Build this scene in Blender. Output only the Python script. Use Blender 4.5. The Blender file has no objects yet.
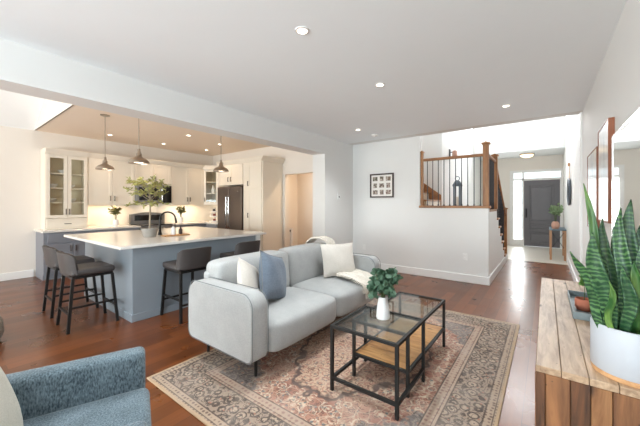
import bpy, bmesh, math, random
from mathutils import Vector, Matrix, Euler, noise as mnoise
random.seed(7)
S = bpy.context.scene
COL = S.collection
PI = math.pi
F_PX, HORIZON = 299.0, 204.0
YAW = math.atan(226.0 / F_PX)
EYE = 1.40

# ------------------------------------------------------------------ camera
cd = bpy.data.cameras.new('camera')
cam = bpy.data.objects.new('camera', cd)
COL.objects.link(cam)
cam.location = (0, 0, EYE)
cam.rotation_euler = (PI / 2, 0, YAW)
cd.sensor_width = 36.0
cd.lens = F_PX / 640 * 36
cd.shift_y = -(213 - HORIZON) / 640
cd.clip_start = 0.02
S.camera = cam

# ------------------------------------------------------------------ view, world, daylight
S.view_settings.view_transform = 'Standard'
S.view_settings.look = 'None'
S.view_settings.gamma = 1
S.view_settings.use_curve_mapping = False
S.view_settings.exposure = 0.43
S.cycles.use_denoising = True
S.cycles.max_bounces = 10
S.cycles.diffuse_bounces = 6
S.cycles.glossy_bounces = 5
S.cycles.transmission_bounces = 8
S.cycles.transparent_max_bounces = 12
S.cycles.sample_clamp_indirect = 6
S.cycles.caustics_reflective = False
S.cycles.caustics_refractive = False

w = bpy.data.worlds.new('sky')
S.world = w
w.use_nodes = True
bg = w.node_tree.nodes['Background']
bg.inputs['Color'].default_value = (0.86, 0.94, 1.0, 1)
bg.inputs['Strength'].default_value = 1.6


def area(name, loc, rot, sx, sy, power, color=(1, 1, 1), spread=PI):
    l = bpy.data.lights.new(name, 'AREA')
    l.shape = 'RECTANGLE'
    l.size, l.size_y = sx, sy
    l.energy, l.color, l.spread = power, color, spread
    o = bpy.data.objects.new(name, l)
    o.location, o.rotation_euler = loc, rot
    COL.objects.link(o)
    return o


# daylight through the windows behind the camera (they shine towards +Y)
area('daylight_living_window', (-1.55, -4.02, 1.45), (PI / 2, 0, 0), 3.0, 2.0, 12, (0.84, 0.95, 1.0))
area('daylight_patio_door', (-5.8, -4.02, 1.3), (PI / 2, 0, 0), 2.8, 2.2, 55, (1.0, 0.95, 0.89))
# upward fill lamps added at the same windows to brighten the ceilings
area('ceiling_fill_living', (-1.55, -4.02, 1.1), (PI / 2 + 0.6, 0, 0), 3.0, 1.4, 215, (0.82, 0.95, 1.0))
area('ceiling_fill_patio', (-5.8, -4.02, 1.0), (PI / 2 + 0.12, 0, 0), 2.8, 1.6, 88, (1.0, 0.91, 0.80))
# daylight through the tall window over the entry (shines towards -Y)
area('daylight_stair_window', (-0.9, 10.42, 4.2), (PI / 2, 0, PI), 2.2, 1.6, 105, (0.97, 0.98, 1.0))
# downward fill lamp added to brighten the upper stair wall
area('stair_fill', (-2.6, 6.4, 5.45), (0, 0, 0), 1.2, 0.8, 40, (0.93, 0.98, 1.0))
# daylight through the sidelight and transom by the front door
area('daylight_entry', (-0.75, 12.25, 1.15), (PI / 2, 0, PI), 0.3, 2.0, 26, (0.97, 0.98, 1.0))


# ------------------------------------------------------------------ helpers
def lin(c):
    out = []
    for v in c:
        v /= 255.0
        out.append(v / 12.92 if v <= 0.04045 else ((v + 0.055) / 1.055) ** 2.4)
    return tuple(out) + (1,)


class NT:
    """small wrapper to write shader node graphs as expressions"""

    def __init__(s, name):
        s.m = bpy.data.materials.new(name)
        s.m.use_nodes = True
        s.t = s.m.node_tree
        s.b = s.t.nodes['Principled BSDF']

    def n(s, kind, **kw):
        nd = s.t.nodes.new(kind)
        for k, v in kw.items():
            setattr(nd, k, v)
        return nd

    def put(s, sock, v):
        if hasattr(v, 'links') or isinstance(v, bpy.types.NodeSocket):
            s.t.links.new(v, sock)
        else:
            sock.default_value = v

    def math(s, op, a, b=0.0, c=0.0, clamp=False):
        nd = s.n('ShaderNodeMath', operation=op, use_clamp=clamp)
        for i, v in enumerate((a, b, c)):
            s.put(nd.inputs[i], v)
        return nd.outputs[0]

    def mix(s, f, a, b, blend='MIX'):
        nd = s.n('ShaderNodeMix', data_type='RGBA', blend_type=blend)
        s.put(nd.inputs[0], f)
        s.put(nd.inputs[6], a)
        s.put(nd.inputs[7], b)
        return nd.outputs[2]

    def coord(s, which='Object'):
        return s.n('ShaderNodeTexCoord').outputs[which]

    def mapping(s, vec, scale=(1, 1, 1), rot=(0, 0, 0), loc=(0, 0, 0)):
        nd = s.n('ShaderNodeMapping')
        s.put(nd.inputs['Vector'], vec)
        nd.inputs['Scale'].default_value = scale
        nd.inputs['Rotation'].default_value = rot
        nd.inputs['Location'].default_value = loc
        return nd.outputs[0]

    def noise(s, vec, scale, detail=3.0, rough=0.5, dist=0.0):
        nd = s.n('ShaderNodeTexNoise')
        s.put(nd.inputs['Vector'], vec)
        nd.inputs['Scale'].default_value = scale
        nd.inputs['Detail'].default_value = detail
        nd.inputs['Roughness'].default_value = rough
        nd.inputs['Distortion'].default_value = dist
        return nd.outputs['Fac']

    def voro(s, vec, scale, feature='F1', rand=1.0, out='Distance'):
        nd = s.n('ShaderNodeTexVoronoi', feature=feature)
        s.put(nd.inputs['Vector'], vec)
        nd.inputs['Scale'].default_value = scale
        nd.inputs['Randomness'].default_value = rand
        return nd.outputs[out]

    def rng(s, v, a, b, c=0.0, d=1.0):
        nd = s.n('ShaderNodeMapRange')
        s.put(nd.inputs[0], v)
        for i, q in enumerate((a, b, c, d)):
            nd.inputs[1 + i].default_value = q
        return nd.outputs[0]

    def bump(s, h, strength=0.2, dist=0.01):
        nd = s.n('ShaderNodeBump')
        s.put(nd.inputs['Height'], h)
        nd.inputs['Strength'].default_value = strength
        nd.inputs['Distance'].default_value = dist
        s.t.links.new(nd.outputs[0], s.b.inputs['Normal'])

    def done(s, color=None, rough=None, metal=None, **kw):
        if color is not None:
            s.put(s.b.inputs['Base Color'], color)
        if rough is not None:
            s.put(s.b.inputs['Roughness'], rough)
        if metal is not None:
            s.b.inputs['Metallic'].default_value = metal
        for k, v in kw.items():
            s.put(s.b.inputs[k.replace('_', ' ')], v)
        return s.m


def plain(name, rgb, rough=0.5, metal=0.0, var=0.05, scale=8.0, bump=0.0, bscale=200.0, **kw):
    t = NT(name)
    c = t.coord()
    a = lin(rgb)
    dk = tuple(x * (1 - var) for x in a[:3]) + (1,)
    lt = tuple(min(1, x * (1 + var)) for x in a[:3]) + (1,)
    col = t.mix(t.noise(c, scale), dk, lt)
    if bump:
        t.bump(t.noise(c, bscale, 2), bump, 0.004)
    return t.done(col, rough, metal, **kw)


def fabric(name, rgb, rgb2, scale=160.0, bump=0.35, rough=0.92, stretch=(1, 1, 1)):
    t = NT(name)
    c = t.mapping(t.coord(), stretch)
    f1 = t.noise(c, scale, 2, 0.6)
    f2 = t.noise(t.coord(), 9, 3)
    f = t.rng(t.math('ADD', t.math('MULTIPLY', f1, 0.75), t.math('MULTIPLY', f2, 0.25)), 0.36, 0.64)
    t.bump(f1, bump, 0.003)
    t.b.inputs['Sheen Weight'].default_value = 0.15
    return t.done(t.mix(f, lin(rgb), lin(rgb2)), rough)


def woodm(name, dark, light, rough=0.5, axis='y', grain=14.0, knots=False, var=None):
    t = NT(name)
    c = t.coord()
    sc = {'x': (0.12, 1, 1), 'y': (1, 0.12, 1), 'z': (1, 1, 0.12)}[axis]
    m = t.mapping(c, sc)
    f = t.noise(m, grain * 2.2, 5, 0.65, 0.6)
    g = t.noise(m, grain * 0.6, 2, 0.5, 1.0)
    f = t.rng(t.math('ADD', t.math('MULTIPLY', f, 0.6), t.math('MULTIPLY', g, 0.4)), 0.36, 0.64)
    col = t.mix(f, lin(dark), lin(light))
    if knots:
        v = t.voro(t.mapping(c, {'x': (0.35, 1, 1), 'y': (1, 0.35, 1), 'z': (1, 1, 0.35)}[axis]), 7.5)
        k = t.rng(v, 0.05, 0.11, 1.0, 0.0)
        col = t.mix(t.math('MULTIPLY', k, 0.75), col, lin((52, 34, 24)))
        col = t.mix(t.math('MULTIPLY', t.rng(t.voro(c, 17.0), 0.045, 0.075, 1.0, 0.0), 0.8), col, lin((44, 30, 22)))
    t.bump(f, 0.15, 0.002)
    return t.done(col, rough)


class MB:
    """collects shapes in one bmesh; build() links them as ONE object"""

    def __init__(s, M=None):
        s.bm = bmesh.new()
        s.M = M

    def _tx(s, verts):
        if s.M is not None:
            for v in verts:
                v.co = s.M @ v.co

    def box(s, x0, x1, y0, y1, z0, z1, bevel=0.0, seg=2, M=None):
        r = bmesh.ops.create_cube(s.bm, size=1.0)
        vs = r['verts']
        for v in vs:
            v.co = Vector(((x0 + x1) / 2 + v.co.x * (x1 - x0), (y0 + y1) / 2 + v.co.y * (y1 - y0), (z0 + z1) / 2 + v.co.z * (z1 - z0)))
        if bevel > 0:
            es = list({e for v in vs for e in v.link_edges})
            rb = bmesh.ops.bevel(s.bm, geom=es, offset=bevel, segments=seg, profile=0.5, affect='EDGES')
            vs = list({v for f in rb['faces'] for v in f.verts} | {v for v in vs if v.is_valid})
        if M is not None:
            for v in vs:
                v.co = M @ v.co
        s._tx(vs)
        return s

    def bar(s, p0, p1, w, h=None, up=(0, 0, 1)):
        """square bar between two points"""
        h = h or w
        p0, p1 = Vector(p0), Vector(p1)
        d = (p1 - p0)
        L = d.length
        d.normalize()
        u = Vector(up)
        if abs(d.dot(u)) > 0.99:
            u = Vector((0, 1, 0))
        a = d.cross(u).normalized()
        b = a.cross(d).normalized()
        vs = []
        for q in (p0, p1):
            for sa, sb in ((-1, -1), (1, -1), (1, 1), (-1, 1)):
                vs.append(s.bm.verts.new(q + a * sa * w / 2 + b * sb * h / 2))
        for i in range(4):
            j = (i + 1) % 4
            s.bm.faces.new((vs[i], vs[j], vs[4 + j], vs[4 + i]))
        s.bm.faces.new(vs[3::-1])
        s.bm.faces.new(vs[4:])
        s._tx(vs)
        return s

    def tube(s, pts, r, seg=8, cap=True):
        pts = [Vector(p) for p in pts]
        rs = r if isinstance(r, (list, tuple)) else [r] * len(pts)
        rings = []
        ref = Vector((0.13, 0.31, 0.94))
        for i, p in enumerate(pts):
            d = (pts[min(i + 1, len(pts) - 1)] - pts[max(i - 1, 0)]).normalized()
            if abs(d.dot(ref)) > 0.98:
                ref = Vector((0.9, 0.3, 0.1))
            a = d.cross(ref).normalized()
            b = d.cross(a).normalized()
            rings.append([s.bm.verts.new(p + (a * math.cos(2 * PI * k / seg) + b * math.sin(2 * PI * k / seg)) * rs[i]) for k in range(seg)])
        for A, B in zip(rings, rings[1:]):
            for k in range(seg):
                j = (k + 1) % seg
                s.bm.faces.new((A[k], A[j], B[j], B[k]))
        if cap:
            s.bm.faces.new(rings[0][::-1])
            s.bm.faces.new(rings[-1])
        s._tx([v for R in rings for v in R])
        return s

    def lathe(s, prof, c=(0, 0, 0), seg=28, closed=False):
        """profile [(r, z)] spun about the vertical axis through c"""
        c = Vector(c)
        rings = []
        for r, z in prof:
            if r < 1e-5:
                rings.append([s.bm.verts.new(c + Vector((0, 0, z)))])
            else:
                rings.append([s.bm.verts.new(c + Vector((r * math.cos(2 * PI * k / seg), r * math.sin(2 * PI * k / seg), z))) for k in range(seg)])
        pr = list(zip(rings, rings[1:]))
        if closed:
            pr.append((rings[-1], rings[0]))
        for A, B in pr:
            for k in range(seg):
                j = (k + 1) % seg
                if len(A) == 1 and len(B) == 1:
                    continue
                if len(A) == 1:
                    s.bm.faces.new((A[0], B[j], B[k]))
                elif len(B) == 1:
                    s.bm.faces.new((A[k], A[j], B[0]))
                else:
                    s.bm.faces.new((A[k], A[j], B[j], B[k]))
        s._tx([v for R in rings for v in R])
        return s

    def prism(s, poly, a0, a1, axis='y'):
        """2D polygon extruded along an axis; poly coords are the two other axes in order"""
        def P(u, v, a):
            return {'x': (a, u, v), 'y': (u, a, v), 'z': (u, v, a)}[axis]
        A = [s.bm.verts.new(P(u, v, a0)) for u, v in poly]
        B = [s.bm.verts.new(P(u, v, a1)) for u, v in poly]
        n = len(poly)
        for i in range(n):
            j = (i + 1) % n
            s.bm.faces.new((A[i], A[j], B[j], B[i]))
        s.bm.faces.new(A[::-1])
        s.bm.faces.new(B)
        s._tx(A + B)
        return s

    def grid(s, fn, nu, nv, closed_u=False):
        vs = [[s.bm.verts.new(fn(i / (nu - (0 if closed_u else 1)), j / (nv - 1))) for j in range(nv)] for i in range(nu)]
        for i in range(nu if closed_u else nu - 1):
            for j in range(nv - 1):
                k = (i + 1) % nu
                s.bm.faces.new((vs[i][j], vs[k][j], vs[k][j + 1], vs[i][j + 1]))
        s._tx([v for R in vs for v in R])
        return vs

    def leaf(s, p, d, L, W, nrm=None, bend=0.15):
        d = Vector(d).normalized()
        n = Vector(nrm) if nrm is not None else Vector((random.uniform(-1, 1), random.uniform(-1, 1), random.uniform(-0.2, 1)))
        a = d.cross(n)
        if a.length < 1e-3:
            a = d.cross(Vector((1, 0.2, 0)))
        a.normalize()
        n = a.cross(d).normalized()
        p = Vector(p)
        c = [p, p + d * L * .35 + a * W * .5 + n * L * bend * .5, p + d * L * .72 + a * W * .38 + n * L * bend * .5, p + d * L,
             p + d * L * .72 - a * W * .38 + n * L * bend * .5, p + d * L * .35 - a * W * .5 + n * L * bend * .5]
        m0, m1 = p + d * L * .35, p + d * L * .72
        v = [s.bm.verts.new(q) for q in c + [m0, m1]]
        for f in ((0, 1, 6), (1, 2, 7, 6), (2, 3, 7), (0, 6, 5), (6, 7, 4, 5), (7, 3, 4)):
            s.bm.faces.new([v[i] for i in f])
        s._tx(v)
        return s

    def build(s, name, mat, parent=None, smooth=False, local=False, subsurf=0, bevel=0.0, origin=None, solid=0.0):
        bmesh.ops.recalc_face_normals(s.bm, faces=s.bm.faces)
        me = bpy.data.meshes.new(name)
        off = Vector((0, 0, 0))
        if not local:
            if parent is not None:
                q = parent
                while q is not None:
                    off += Vector(q.location)
                    q = q.parent
            else:
                xs = [v.co for v in s.bm.verts]
                lo = Vector([min(c[i] for c in xs) for i in range(3)])
                hi = Vector([max(c[i] for c in xs) for i in range(3)])
                off = Vector(origin) if origin is not None else Vector(((lo.x + hi.x) / 2, (lo.y + hi.y) / 2, lo.z))
            bmesh.ops.translate(s.bm, verts=s.bm.verts, vec=-off)
        s.bm.to_mesh(me)
        s.bm.free()
        if smooth:
            me.polygons.foreach_set('use_smooth', [True] * len(me.polygons))
        o = bpy.data.objects.new(name, me)
        me.materials.append(mat)
        COL.objects.link(o)
        if parent is not None:
            o.parent = parent
        elif not local:
            o.location = off
        if solid:
            m = o.modifiers.new('thickness', 'SOLIDIFY')
            m.thickness = solid
            m.offset = 0
        if bevel:
            m = o.modifiers.new('soft_edges', 'BEVEL')
            m.width, m.segments, m.limit_method, m.angle_limit = bevel, 2, 'ANGLE', 0.7
        if subsurf:
            m = o.modifiers.new('smooth', 'SUBSURF')
            m.levels = m.render_levels = subsurf
        if smooth and not subsurf:
            try:
                me.set_sharp_from_angle(angle=math.radians(42))
            except Exception:
                pass
        return o


def tag(o, label=None, cat=None, group=None, kind=None):
    for k, v in (('label', label), ('category', cat), ('group', group), ('kind', kind)):
        if v:
            o[k] = v
    return o


def thing(name, label, cat, loc=(0, 0, 0), rz=0.0, group=None):
    o = bpy.data.objects.new(name, None)
    o.empty_display_size = 0.1
    COL.objects.link(o)
    o.location = loc
    o.rotation_euler = (0, 0, rz)
    return tag(o, label, cat, group)


def struct(name, mb, mat, parent=None, **kw):
    o = mb.build(name, mat, parent, **kw)
    if parent is None:
        o['kind'] = 'structure'
    return o


def copy_tree(o, parent=None):
    c = o.copy()
    COL.objects.link(c)
    c.parent = parent
    for ch in list(o.children):
        copy_tree(ch, c)
    return c


def rotz(a, loc=(0, 0, 0)):
    return Matrix.Translation(loc) @ Matrix.Rotation(a, 4, 'Z')


# ------------------------------------------------------------------ materials
M = {}
M['wall'] = plain('warm_white_wall_paint', (231, 231, 229), 0.75, var=0.015, scale=3, bump=0.03, bscale=150)
M['kwall'] = plain('kitchen_wall_paint', (233, 227, 219), 0.75, var=0.015, scale=3, bump=0.03, bscale=150)
M['ceil'] = plain('ceiling_paint', (245, 249, 251), 0.9, var=0.012, scale=3, bump=0.06, bscale=110)
M['kceil'] = plain('lamp_warmed_ceiling_paint', (244, 229, 212), 0.9, var=0.012, scale=3, bump=0.06, bscale=110)  # ceiling white with the warm lamp tint put into its colour
M['trimw'] = plain('white_trim_paint', (238, 237, 235), 0.4, var=0.01)
M['tile'] = plain('entry_tile', (205, 198, 186), 0.3, var=0.06, scale=3)
M['cab'] = plain('cream_cabinet_paint', (236, 228, 214), 0.4, var=0.01)
M['grey'] = plain('slate_cabinet_paint', (128, 132, 141), 0.45, var=0.02)
M['island'] = plain('blue_grey_island_paint', (130, 139, 147), 0.45, var=0.02)
M['quartz'] = plain('white_quartz', (226, 223, 218), 0.16, var=0.015, scale=14)
M['black'] = plain('black_metal', (12, 12, 12), 0.5, 0.0, var=0.05)
M['bronze'] = plain('dark_bronze_handle', (66, 56, 50), 0.35, 0.7, var=0.05)
M['nickel'] = plain('brushed_nickel', (176, 164, 150), 0.28, 0.95, var=0.05)
M['steel'] = plain('stainless_steel', (150, 150, 150), 0.3, 0.9, var=0.05)
M['dsteel'] = plain('dark_stainless_steel', (112, 100, 92), 0.34, 0.65, var=0.04)
M['chrome'] = plain('bright_metal', (210, 205, 200), 0.2, 0.95, var=0.03)
M['blackglass'] = plain('black_glass', (16, 17, 19), 0.08, 0.0, var=0.02)
M['door'] = plain('charcoal_door_paint', (100, 96, 99), 0.35, var=0.03)
M['white_cer'] = plain('white_ceramic', (236, 236, 236), 0.35, var=0.015)
M['whitepot'] = plain('matt_white_planter', (186, 190, 196), 0.5, var=0.015)
M['terra'] = plain('terracotta', (176, 106, 82), 0.8, var=0.12, scale=20)
M['galv'] = plain('galvanised_metal', (128, 138, 140), 0.5, 0.6, var=0.2, scale=25)
M['greypot'] = plain('grey_stone_pot', (150, 146, 140), 0.8, var=0.08)
M['soil'] = plain('soil', (48, 38, 30), 1.0, var=0.3, scale=60)
M['sofa'] = fabric('pale_grey_sofa_fabric', (150, 152, 152), (172, 173, 172), 230)
M['pipe'] = plain('grey_sofa_piping', (112, 116, 118), 0.8)
M['chair'] = fabric('blue_grey_tweed', (46, 62, 71), (112, 129, 138), 150, 0.7, stretch=(1, 1, 0.4))
M['blue'] = fabric('dusty_blue_linen', (84, 94, 108), (112, 124, 138), 200)
M['cream'] = fabric('cream_linen', (196, 190, 181), (216, 210, 202), 220)
M['beige'] = fabric('beige_linen', (172, 168, 154), (196, 192, 178), 180)
M['stool'] = plain('grey_brown_faux_leather', (62, 57, 56), 0.55, var=0.06, scale=20, bump=0.1)
M['oak'] = woodm('golden_oak', (122, 78, 40), (176, 122, 70), 0.45, 'z', 16)
M['oakx'] = woodm('golden_oak_rail', (122, 78, 40), (172, 118, 68), 0.45, 'x', 16)
M['tread'] = woodm('oak_tread', (128, 82, 44), (182, 128, 76), 0.4, 'x', 16)
M['frame_red'] = woodm('reddish_brown_frame', (112, 62, 38), (150, 88, 56), 0.45, 'z', 18)
M['frame_dk'] = plain('dark_brown_frame', (58, 42, 36), 0.4, var=0.1)
M['board'] = woodm('pale_board_wood', (188, 140, 96), (214, 170, 124), 0.55, 'y', 18)
M['leg'] = plain('black_leg', (12, 11, 11), 0.45)
M['bark'] = plain('pale_bark', (150, 138, 120), 0.9, var=0.15, scale=40)
M['stem'] = plain('green_stem', (78, 92, 58), 0.7, var=0.15)
M['olive'] = plain('olive_leaf', (156, 156, 92), 0.6, var=0.35, scale=30)
M['herb'] = plain('dark_olive_leaf', (120, 116, 66), 0.6, var=0.4, scale=30)
M['euc'] = plain('eucalyptus_leaf', (70, 100, 78), 0.55, var=0.4, scale=25)
M['ficus'] = plain('fresh_green_leaf', (96, 146, 66), 0.5, var=0.25, scale=25)
M['paleleaf'] = plain('pale_green_leaf', (136, 158, 118), 0.6, var=0.3, scale=30)
M['blush'] = plain('blush_vase', (206, 160, 140), 0.6, var=0.06)
M['red'] = plain('dark_red_glaze', (120, 48, 40), 0.4, var=0.1)
M['slatetop'] = plain('slate_blue_top', (96, 116, 128), 0.4, var=0.08)
M['consolewood'] = woodm('light_console_wood', (176, 128, 92), (206, 160, 122), 0.5, 'z', 16)
M['iron'] = plain('dark_iron', (52, 52, 56), 0.5, 0.5, var=0.08)
M['lantern'] = plain('grey_lantern_metal', (98, 106, 114), 0.5, 0.4, var=0.15, scale=30)
M['plate'] = plain('white_plastic', (236, 236, 234), 0.4, var=0.01)
M['backsplash'] = plain('white_glossy_backsplash', (238, 232, 222), 0.25, var=0.015)
M['cabin'] = plain('cabinet_interior', (238, 226, 200), 0.6, var=0.02)
M['paper'] = plain('white_mat_board', (240, 236, 230), 0.8, var=0.01)

def thin_glass(name, tint, refl=0.9):
    """a thin pane: lets light straight through, mirrors a little at grazing angles"""
    t = NT(name)
    tr = t.n('ShaderNodeBsdfTransparent')
    tr.inputs[0].default_value = tint
    gl = t.n('ShaderNodeBsdfGlossy')
    gl.inputs['Roughness'].default_value = 0.02
    lw = t.n('ShaderNodeLayerWeight')
    lw.inputs[0].default_value = 0.5
    fz = t.math('ADD', 0.04, t.math('MULTIPLY', t.math('POWER', lw.outputs['Facing'], 5.0), 0.9))
    mx = t.n('ShaderNodeMixShader')
    t.put(mx.inputs[0], t.math('MULTIPLY', fz, refl))
    t.t.links.new(tr.outputs[0], mx.inputs[1])
    t.t.links.new(gl.outputs[0], mx.inputs[2])
    t.t.links.new(mx.outputs[0], t.t.nodes['Material Output'].inputs[0])
    return t.m


M['glass'] = thin_glass('clear_glass', (0.96, 0.98, 0.97, 1))
M['tglass'] = thin_glass('table_glass', (0.88, 0.91, 0.90, 1))
M['cglass'] = thin_glass('cabinet_glass', (0.98, 0.98, 0.96, 1), 0.5)
t = NT('mirror_silver')
M['mirror'] = t.done((0.92, 0.93, 0.93, 1), 0.02, 1.0)


def glow(name, rgb, strength):
    t = NT(name)
    return t.done(lin(rgb), 0.5, 0, Emission_Color=lin(rgb), Emission_Strength=strength)


M['led'] = glow('lit_downlight_diffuser', (255, 238, 214), 6)
M['bulb'] = glow('warm_frosted_bulb', (255, 232, 204), 7)
M['dome'] = glow('lit_ceiling_dome', (255, 226, 180), 2.4)

# hardwood floor: boards along Y
t = NT('reddish_brown_hardwood')
c = t.coord()
mp = t.mapping(c, (1, 1, 1), (0, 0, PI / 2))
br = t.n('ShaderNodeTexBrick', offset=0.37, offset_frequency=2)
t.put(br.inputs['Vector'], mp)
br.inputs['Color1'].default_value = (0.0, 0, 0, 1)
br.inputs['Color2'].default_value = (1, 1, 1, 1)
br.inputs['Mortar'].default_value = (0.5, 0.5, 0.5, 1)
br.inputs['Scale'].default_value = 1.0
br.inputs['Mortar Size'].default_value = 0.0022
br.inputs['Mortar Smooth'].default_value = 0.2
br.inputs['Bias'].default_value = 0.0
br.inputs['Brick Width'].default_value = 1.15
br.inputs['Row Height'].default_value = 0.125
gr = t.noise(t.mapping(c, (1, 0.09, 1)), 34, 5, 0.62, 0.4)
bl = t.noise(c, 2.2, 3)
fac = t.math('ADD', t.math('MULTIPLY', br.outputs['Color'], 0.48), t.math('ADD', t.math('MULTIPLY', t.rng(gr, 0.3, 0.7), 0.22), t.math('MULTIPLY', bl, 0.2)))
col = t.mix(fac, lin((74, 38, 17)), lin((130, 74, 38)))
col = t.mix(t.math('MULTIPLY', br.outputs['Fac'], 0.5), col, lin((44, 24, 16)))
t.b.inputs['Specular IOR Level'].default_value = 0.36
M['floor'] = t.done(col, t.rng(bl, 0.3, 0.7, 0.26, 0.33), 0)
t.b.inputs['Coat Weight'].default_value = 0.08
t.b.inputs['Coat Roughness'].default_value = 0.14

# console planks: glare put into the paler top colour, shade into the brown end
M['plank_top'] = woodm('glare_paled_planks', (132, 104, 80), (200, 172, 142), 0.42, 'y', 16, True)
M['plank_end'] = woodm('shade_browned_planks', (74, 44, 26), (158, 108, 68), 0.6, 'z', 9, True)
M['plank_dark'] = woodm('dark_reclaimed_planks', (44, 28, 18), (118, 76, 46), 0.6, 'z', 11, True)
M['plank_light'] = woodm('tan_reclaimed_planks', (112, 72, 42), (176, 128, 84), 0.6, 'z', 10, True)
M['shelfwood'] = woodm('honey_shelf_wood', (150, 98, 50), (204, 150, 92), 0.45, 'x', 16, True)

# snake-plant leaf: pale zigzag bands across a dark green blade
t = NT('snake_plant_leaf')
c = t.coord()
sx = t.n('ShaderNodeSeparateXYZ')
t.put(sx.inputs[0], c)
nz = t.noise(c, 16, 3, 0.6)
ph = t.math('ADD', t.math('MULTIPLY', sx.outputs[2], 330.0), t.math('MULTIPLY', nz, 16.0))
band = t.rng(t.math('SINE', ph), -0.25, 0.75)
big = t.rng(t.noise(c, 7, 2), 0.42, 0.6)
col = t.mix(t.math('MULTIPLY', band, t.math('ADD', 0.25, t.math('MULTIPLY', big, 0.55))), lin((26, 66, 40)), lin((104, 146, 88)))
M['snake'] = t.done(col, 0.42)
t = NT('snake_plant_leaf_bright')
c = t.coord()
col = t.mix(t.rng(t.noise(t.mapping(c, (1, 1, 0.25)), 22, 3), 0.4, 0.62), lin((44, 88, 40)), lin((104, 138, 66)))
M['snake2'] = t.done(col, 0.42)

# the patterned rug (2.31 x 3.06 m, object space centred)
RX, RY = 1.155, 1.53
t = NT('faded_persian_pattern')
c = t.coord()
sx = t.n('ShaderNodeSeparateXYZ')
t.put(sx.inputs[0], c)
ax = t.math('ABSOLUTE', sx.outputs[0])
ay = t.math('ABSOLUTE', sx.outputs[1])
d = t.math('MINIMUM', t.math('SUBTRACT', RX, ax), t.math('SUBTRACT', RY, ay))
cx = t.n('ShaderNodeCombineXYZ')
t.put(cx.inputs[0], ax)
t.put(cx.inputs[1], ay)
sym = cx.outputs[0]


def step(v, a, soft=0.004):
    return t.rng(v, a - soft, a + soft)


def band_(v, a, b, soft=0.004):
    return t.math('MULTIPLY', step(v, a, soft), t.math('SUBTRACT', 1.0, step(v, b, soft)))


wob = t.noise(sym, 9, 2)
v1 = t.math('ADD', t.voro(sym, 12, rand=0.7), t.math('MULTIPLY', t.math('SUBTRACT', t.noise(sym, 34, 2), 0.5), 0.22))
v1c = t.voro(sym, 12, rand=0.7, out='Color')
v2 = t.voro(sym, 24, rand=0.9)
v2e = t.voro(sym, 13, 'DISTANCE_TO_EDGE', 0.9)
ring1 = t.rng(t.math('SINE', t.math('MULTIPLY', v1, 19.0)), 0.15, 0.6)
vine = t.rng(t.math('ABSOLUTE', t.math('SUBTRACT', t.noise(sym, 17, 2, 0.5, 0.9), 0.5)), 0.012, 0.03, 1.0, 0.0)
petal = t.rng(v2, 0.2, 0.34, 1.0, 0.0)
sepv = t.n('ShaderNodeSeparateColor')
t.put(sepv.inputs[0], v1c)
rnd = sepv.outputs[0]
# field
field = t.mix(t.rng(t.noise(sym, 4.0, 3), 0.35, 0.65), lin((150, 98, 82)), lin((176, 136, 116)))
field = t.mix(t.math('MULTIPLY', ring1, t.rng(rnd, 0.25, 0.6)), field, lin((198, 176, 154)))
field = t.mix(t.math('MULTIPLY', petal, t.math('GREATER_THAN', rnd, 0.45)), field, lin((104, 110, 110)))
field = t.mix(t.math('MULTIPLY', vine, 0.75), field, lin((86, 62, 56)))
field = t.mix(t.math('MULTIPLY', t.rng(v2e, 0.02, 0.05, 1.0, 0.0), 0.45), field, lin((206, 184, 158)))
# medallion in the middle
el = t.math('ADD', t.math('POWER', t.math('DIVIDE', ax, 0.62), 1.5), t.math('POWER', t.math('DIVIDE', ay, 0.95), 1.5))
el = t.math('ADD', el, t.math('MULTIPLY', t.math('SUBTRACT', wob, 0.5), 0.5))
med = t.mix(t.math('MULTIPLY', ring1, 0.8), lin((190, 160, 136)), lin((158, 112, 96)))
med = t.mix(t.math('MULTIPLY', petal, 0.7), med, lin((112, 116, 112)))
med = t.mix(t.math('MULTIPLY', vine, 0.8), med, lin((96, 66, 58)))
field = t.mix(t.math('SUBTRACT', 1.0, step(el, 0.92, 0.03)), field, med)
field = t.mix(band_(el, 0.88, 0.98, 0.02), field, lin((92, 74, 68)))
# corner spandrels
cr = t.math('ADD', t.math('DIVIDE', t.math('SUBTRACT', 0.76, ax), 0.5), t.math('DIVIDE', t.math('SUBTRACT', 1.13, ay), 0.62))
cr = t.math('ADD', cr, t.math('MULTIPLY', t.math('SUBTRACT', wob, 0.5), 0.7))
spn = t.mix(ring1, lin((112, 104, 102)), lin((142, 130, 120)))
spn = t.mix(t.math('MULTIPLY', petal, 0.8), spn, lin((172, 128, 106)))
spn = t.mix(t.math('MULTIPLY', vine, 0.8), spn, lin((66, 56, 54)))
field = t.mix(t.math('SUBTRACT', 1.0, step(cr, 0.86, 0.03)), field, spn)
# borders
main = t.mix(t.rng(v1, 0.16, 0.42), lin((176, 156, 136)), lin((150, 132, 116)))
main = t.mix(t.math('MULTIPLY', ring1, 0.85), main, lin((62, 54, 50)))
main = t.mix(t.math('MULTIPLY', vine, 0.9), main, lin((52, 46, 44)))
main = t.mix(t.math('MULTIPLY', t.rng(v2, 0.12, 0.22, 1.0, 0.0), 0.8), main, lin((164, 104, 86)))
guard = t.mix(t.rng(t.voro(sym, 30, rand=0.3), 0.22, 0.4), lin((108, 88, 78)), lin((168, 148, 128)))
guard2 = t.mix(t.rng(t.voro(sym, 26, rand=0.3), 0.2, 0.42), lin((138, 106, 94)), lin((168, 146, 128)))
rug = field
rug = t.mix(t.math('SUBTRACT', 1.0, step(d, 0.40)), rug, guard2)
rug = t.mix(t.math('SUBTRACT', 1.0, step(d, 0.315)), rug, main)
rug = t.mix(t.math('SUBTRACT', 1.0, step(d, 0.085)), rug, guard)
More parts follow.
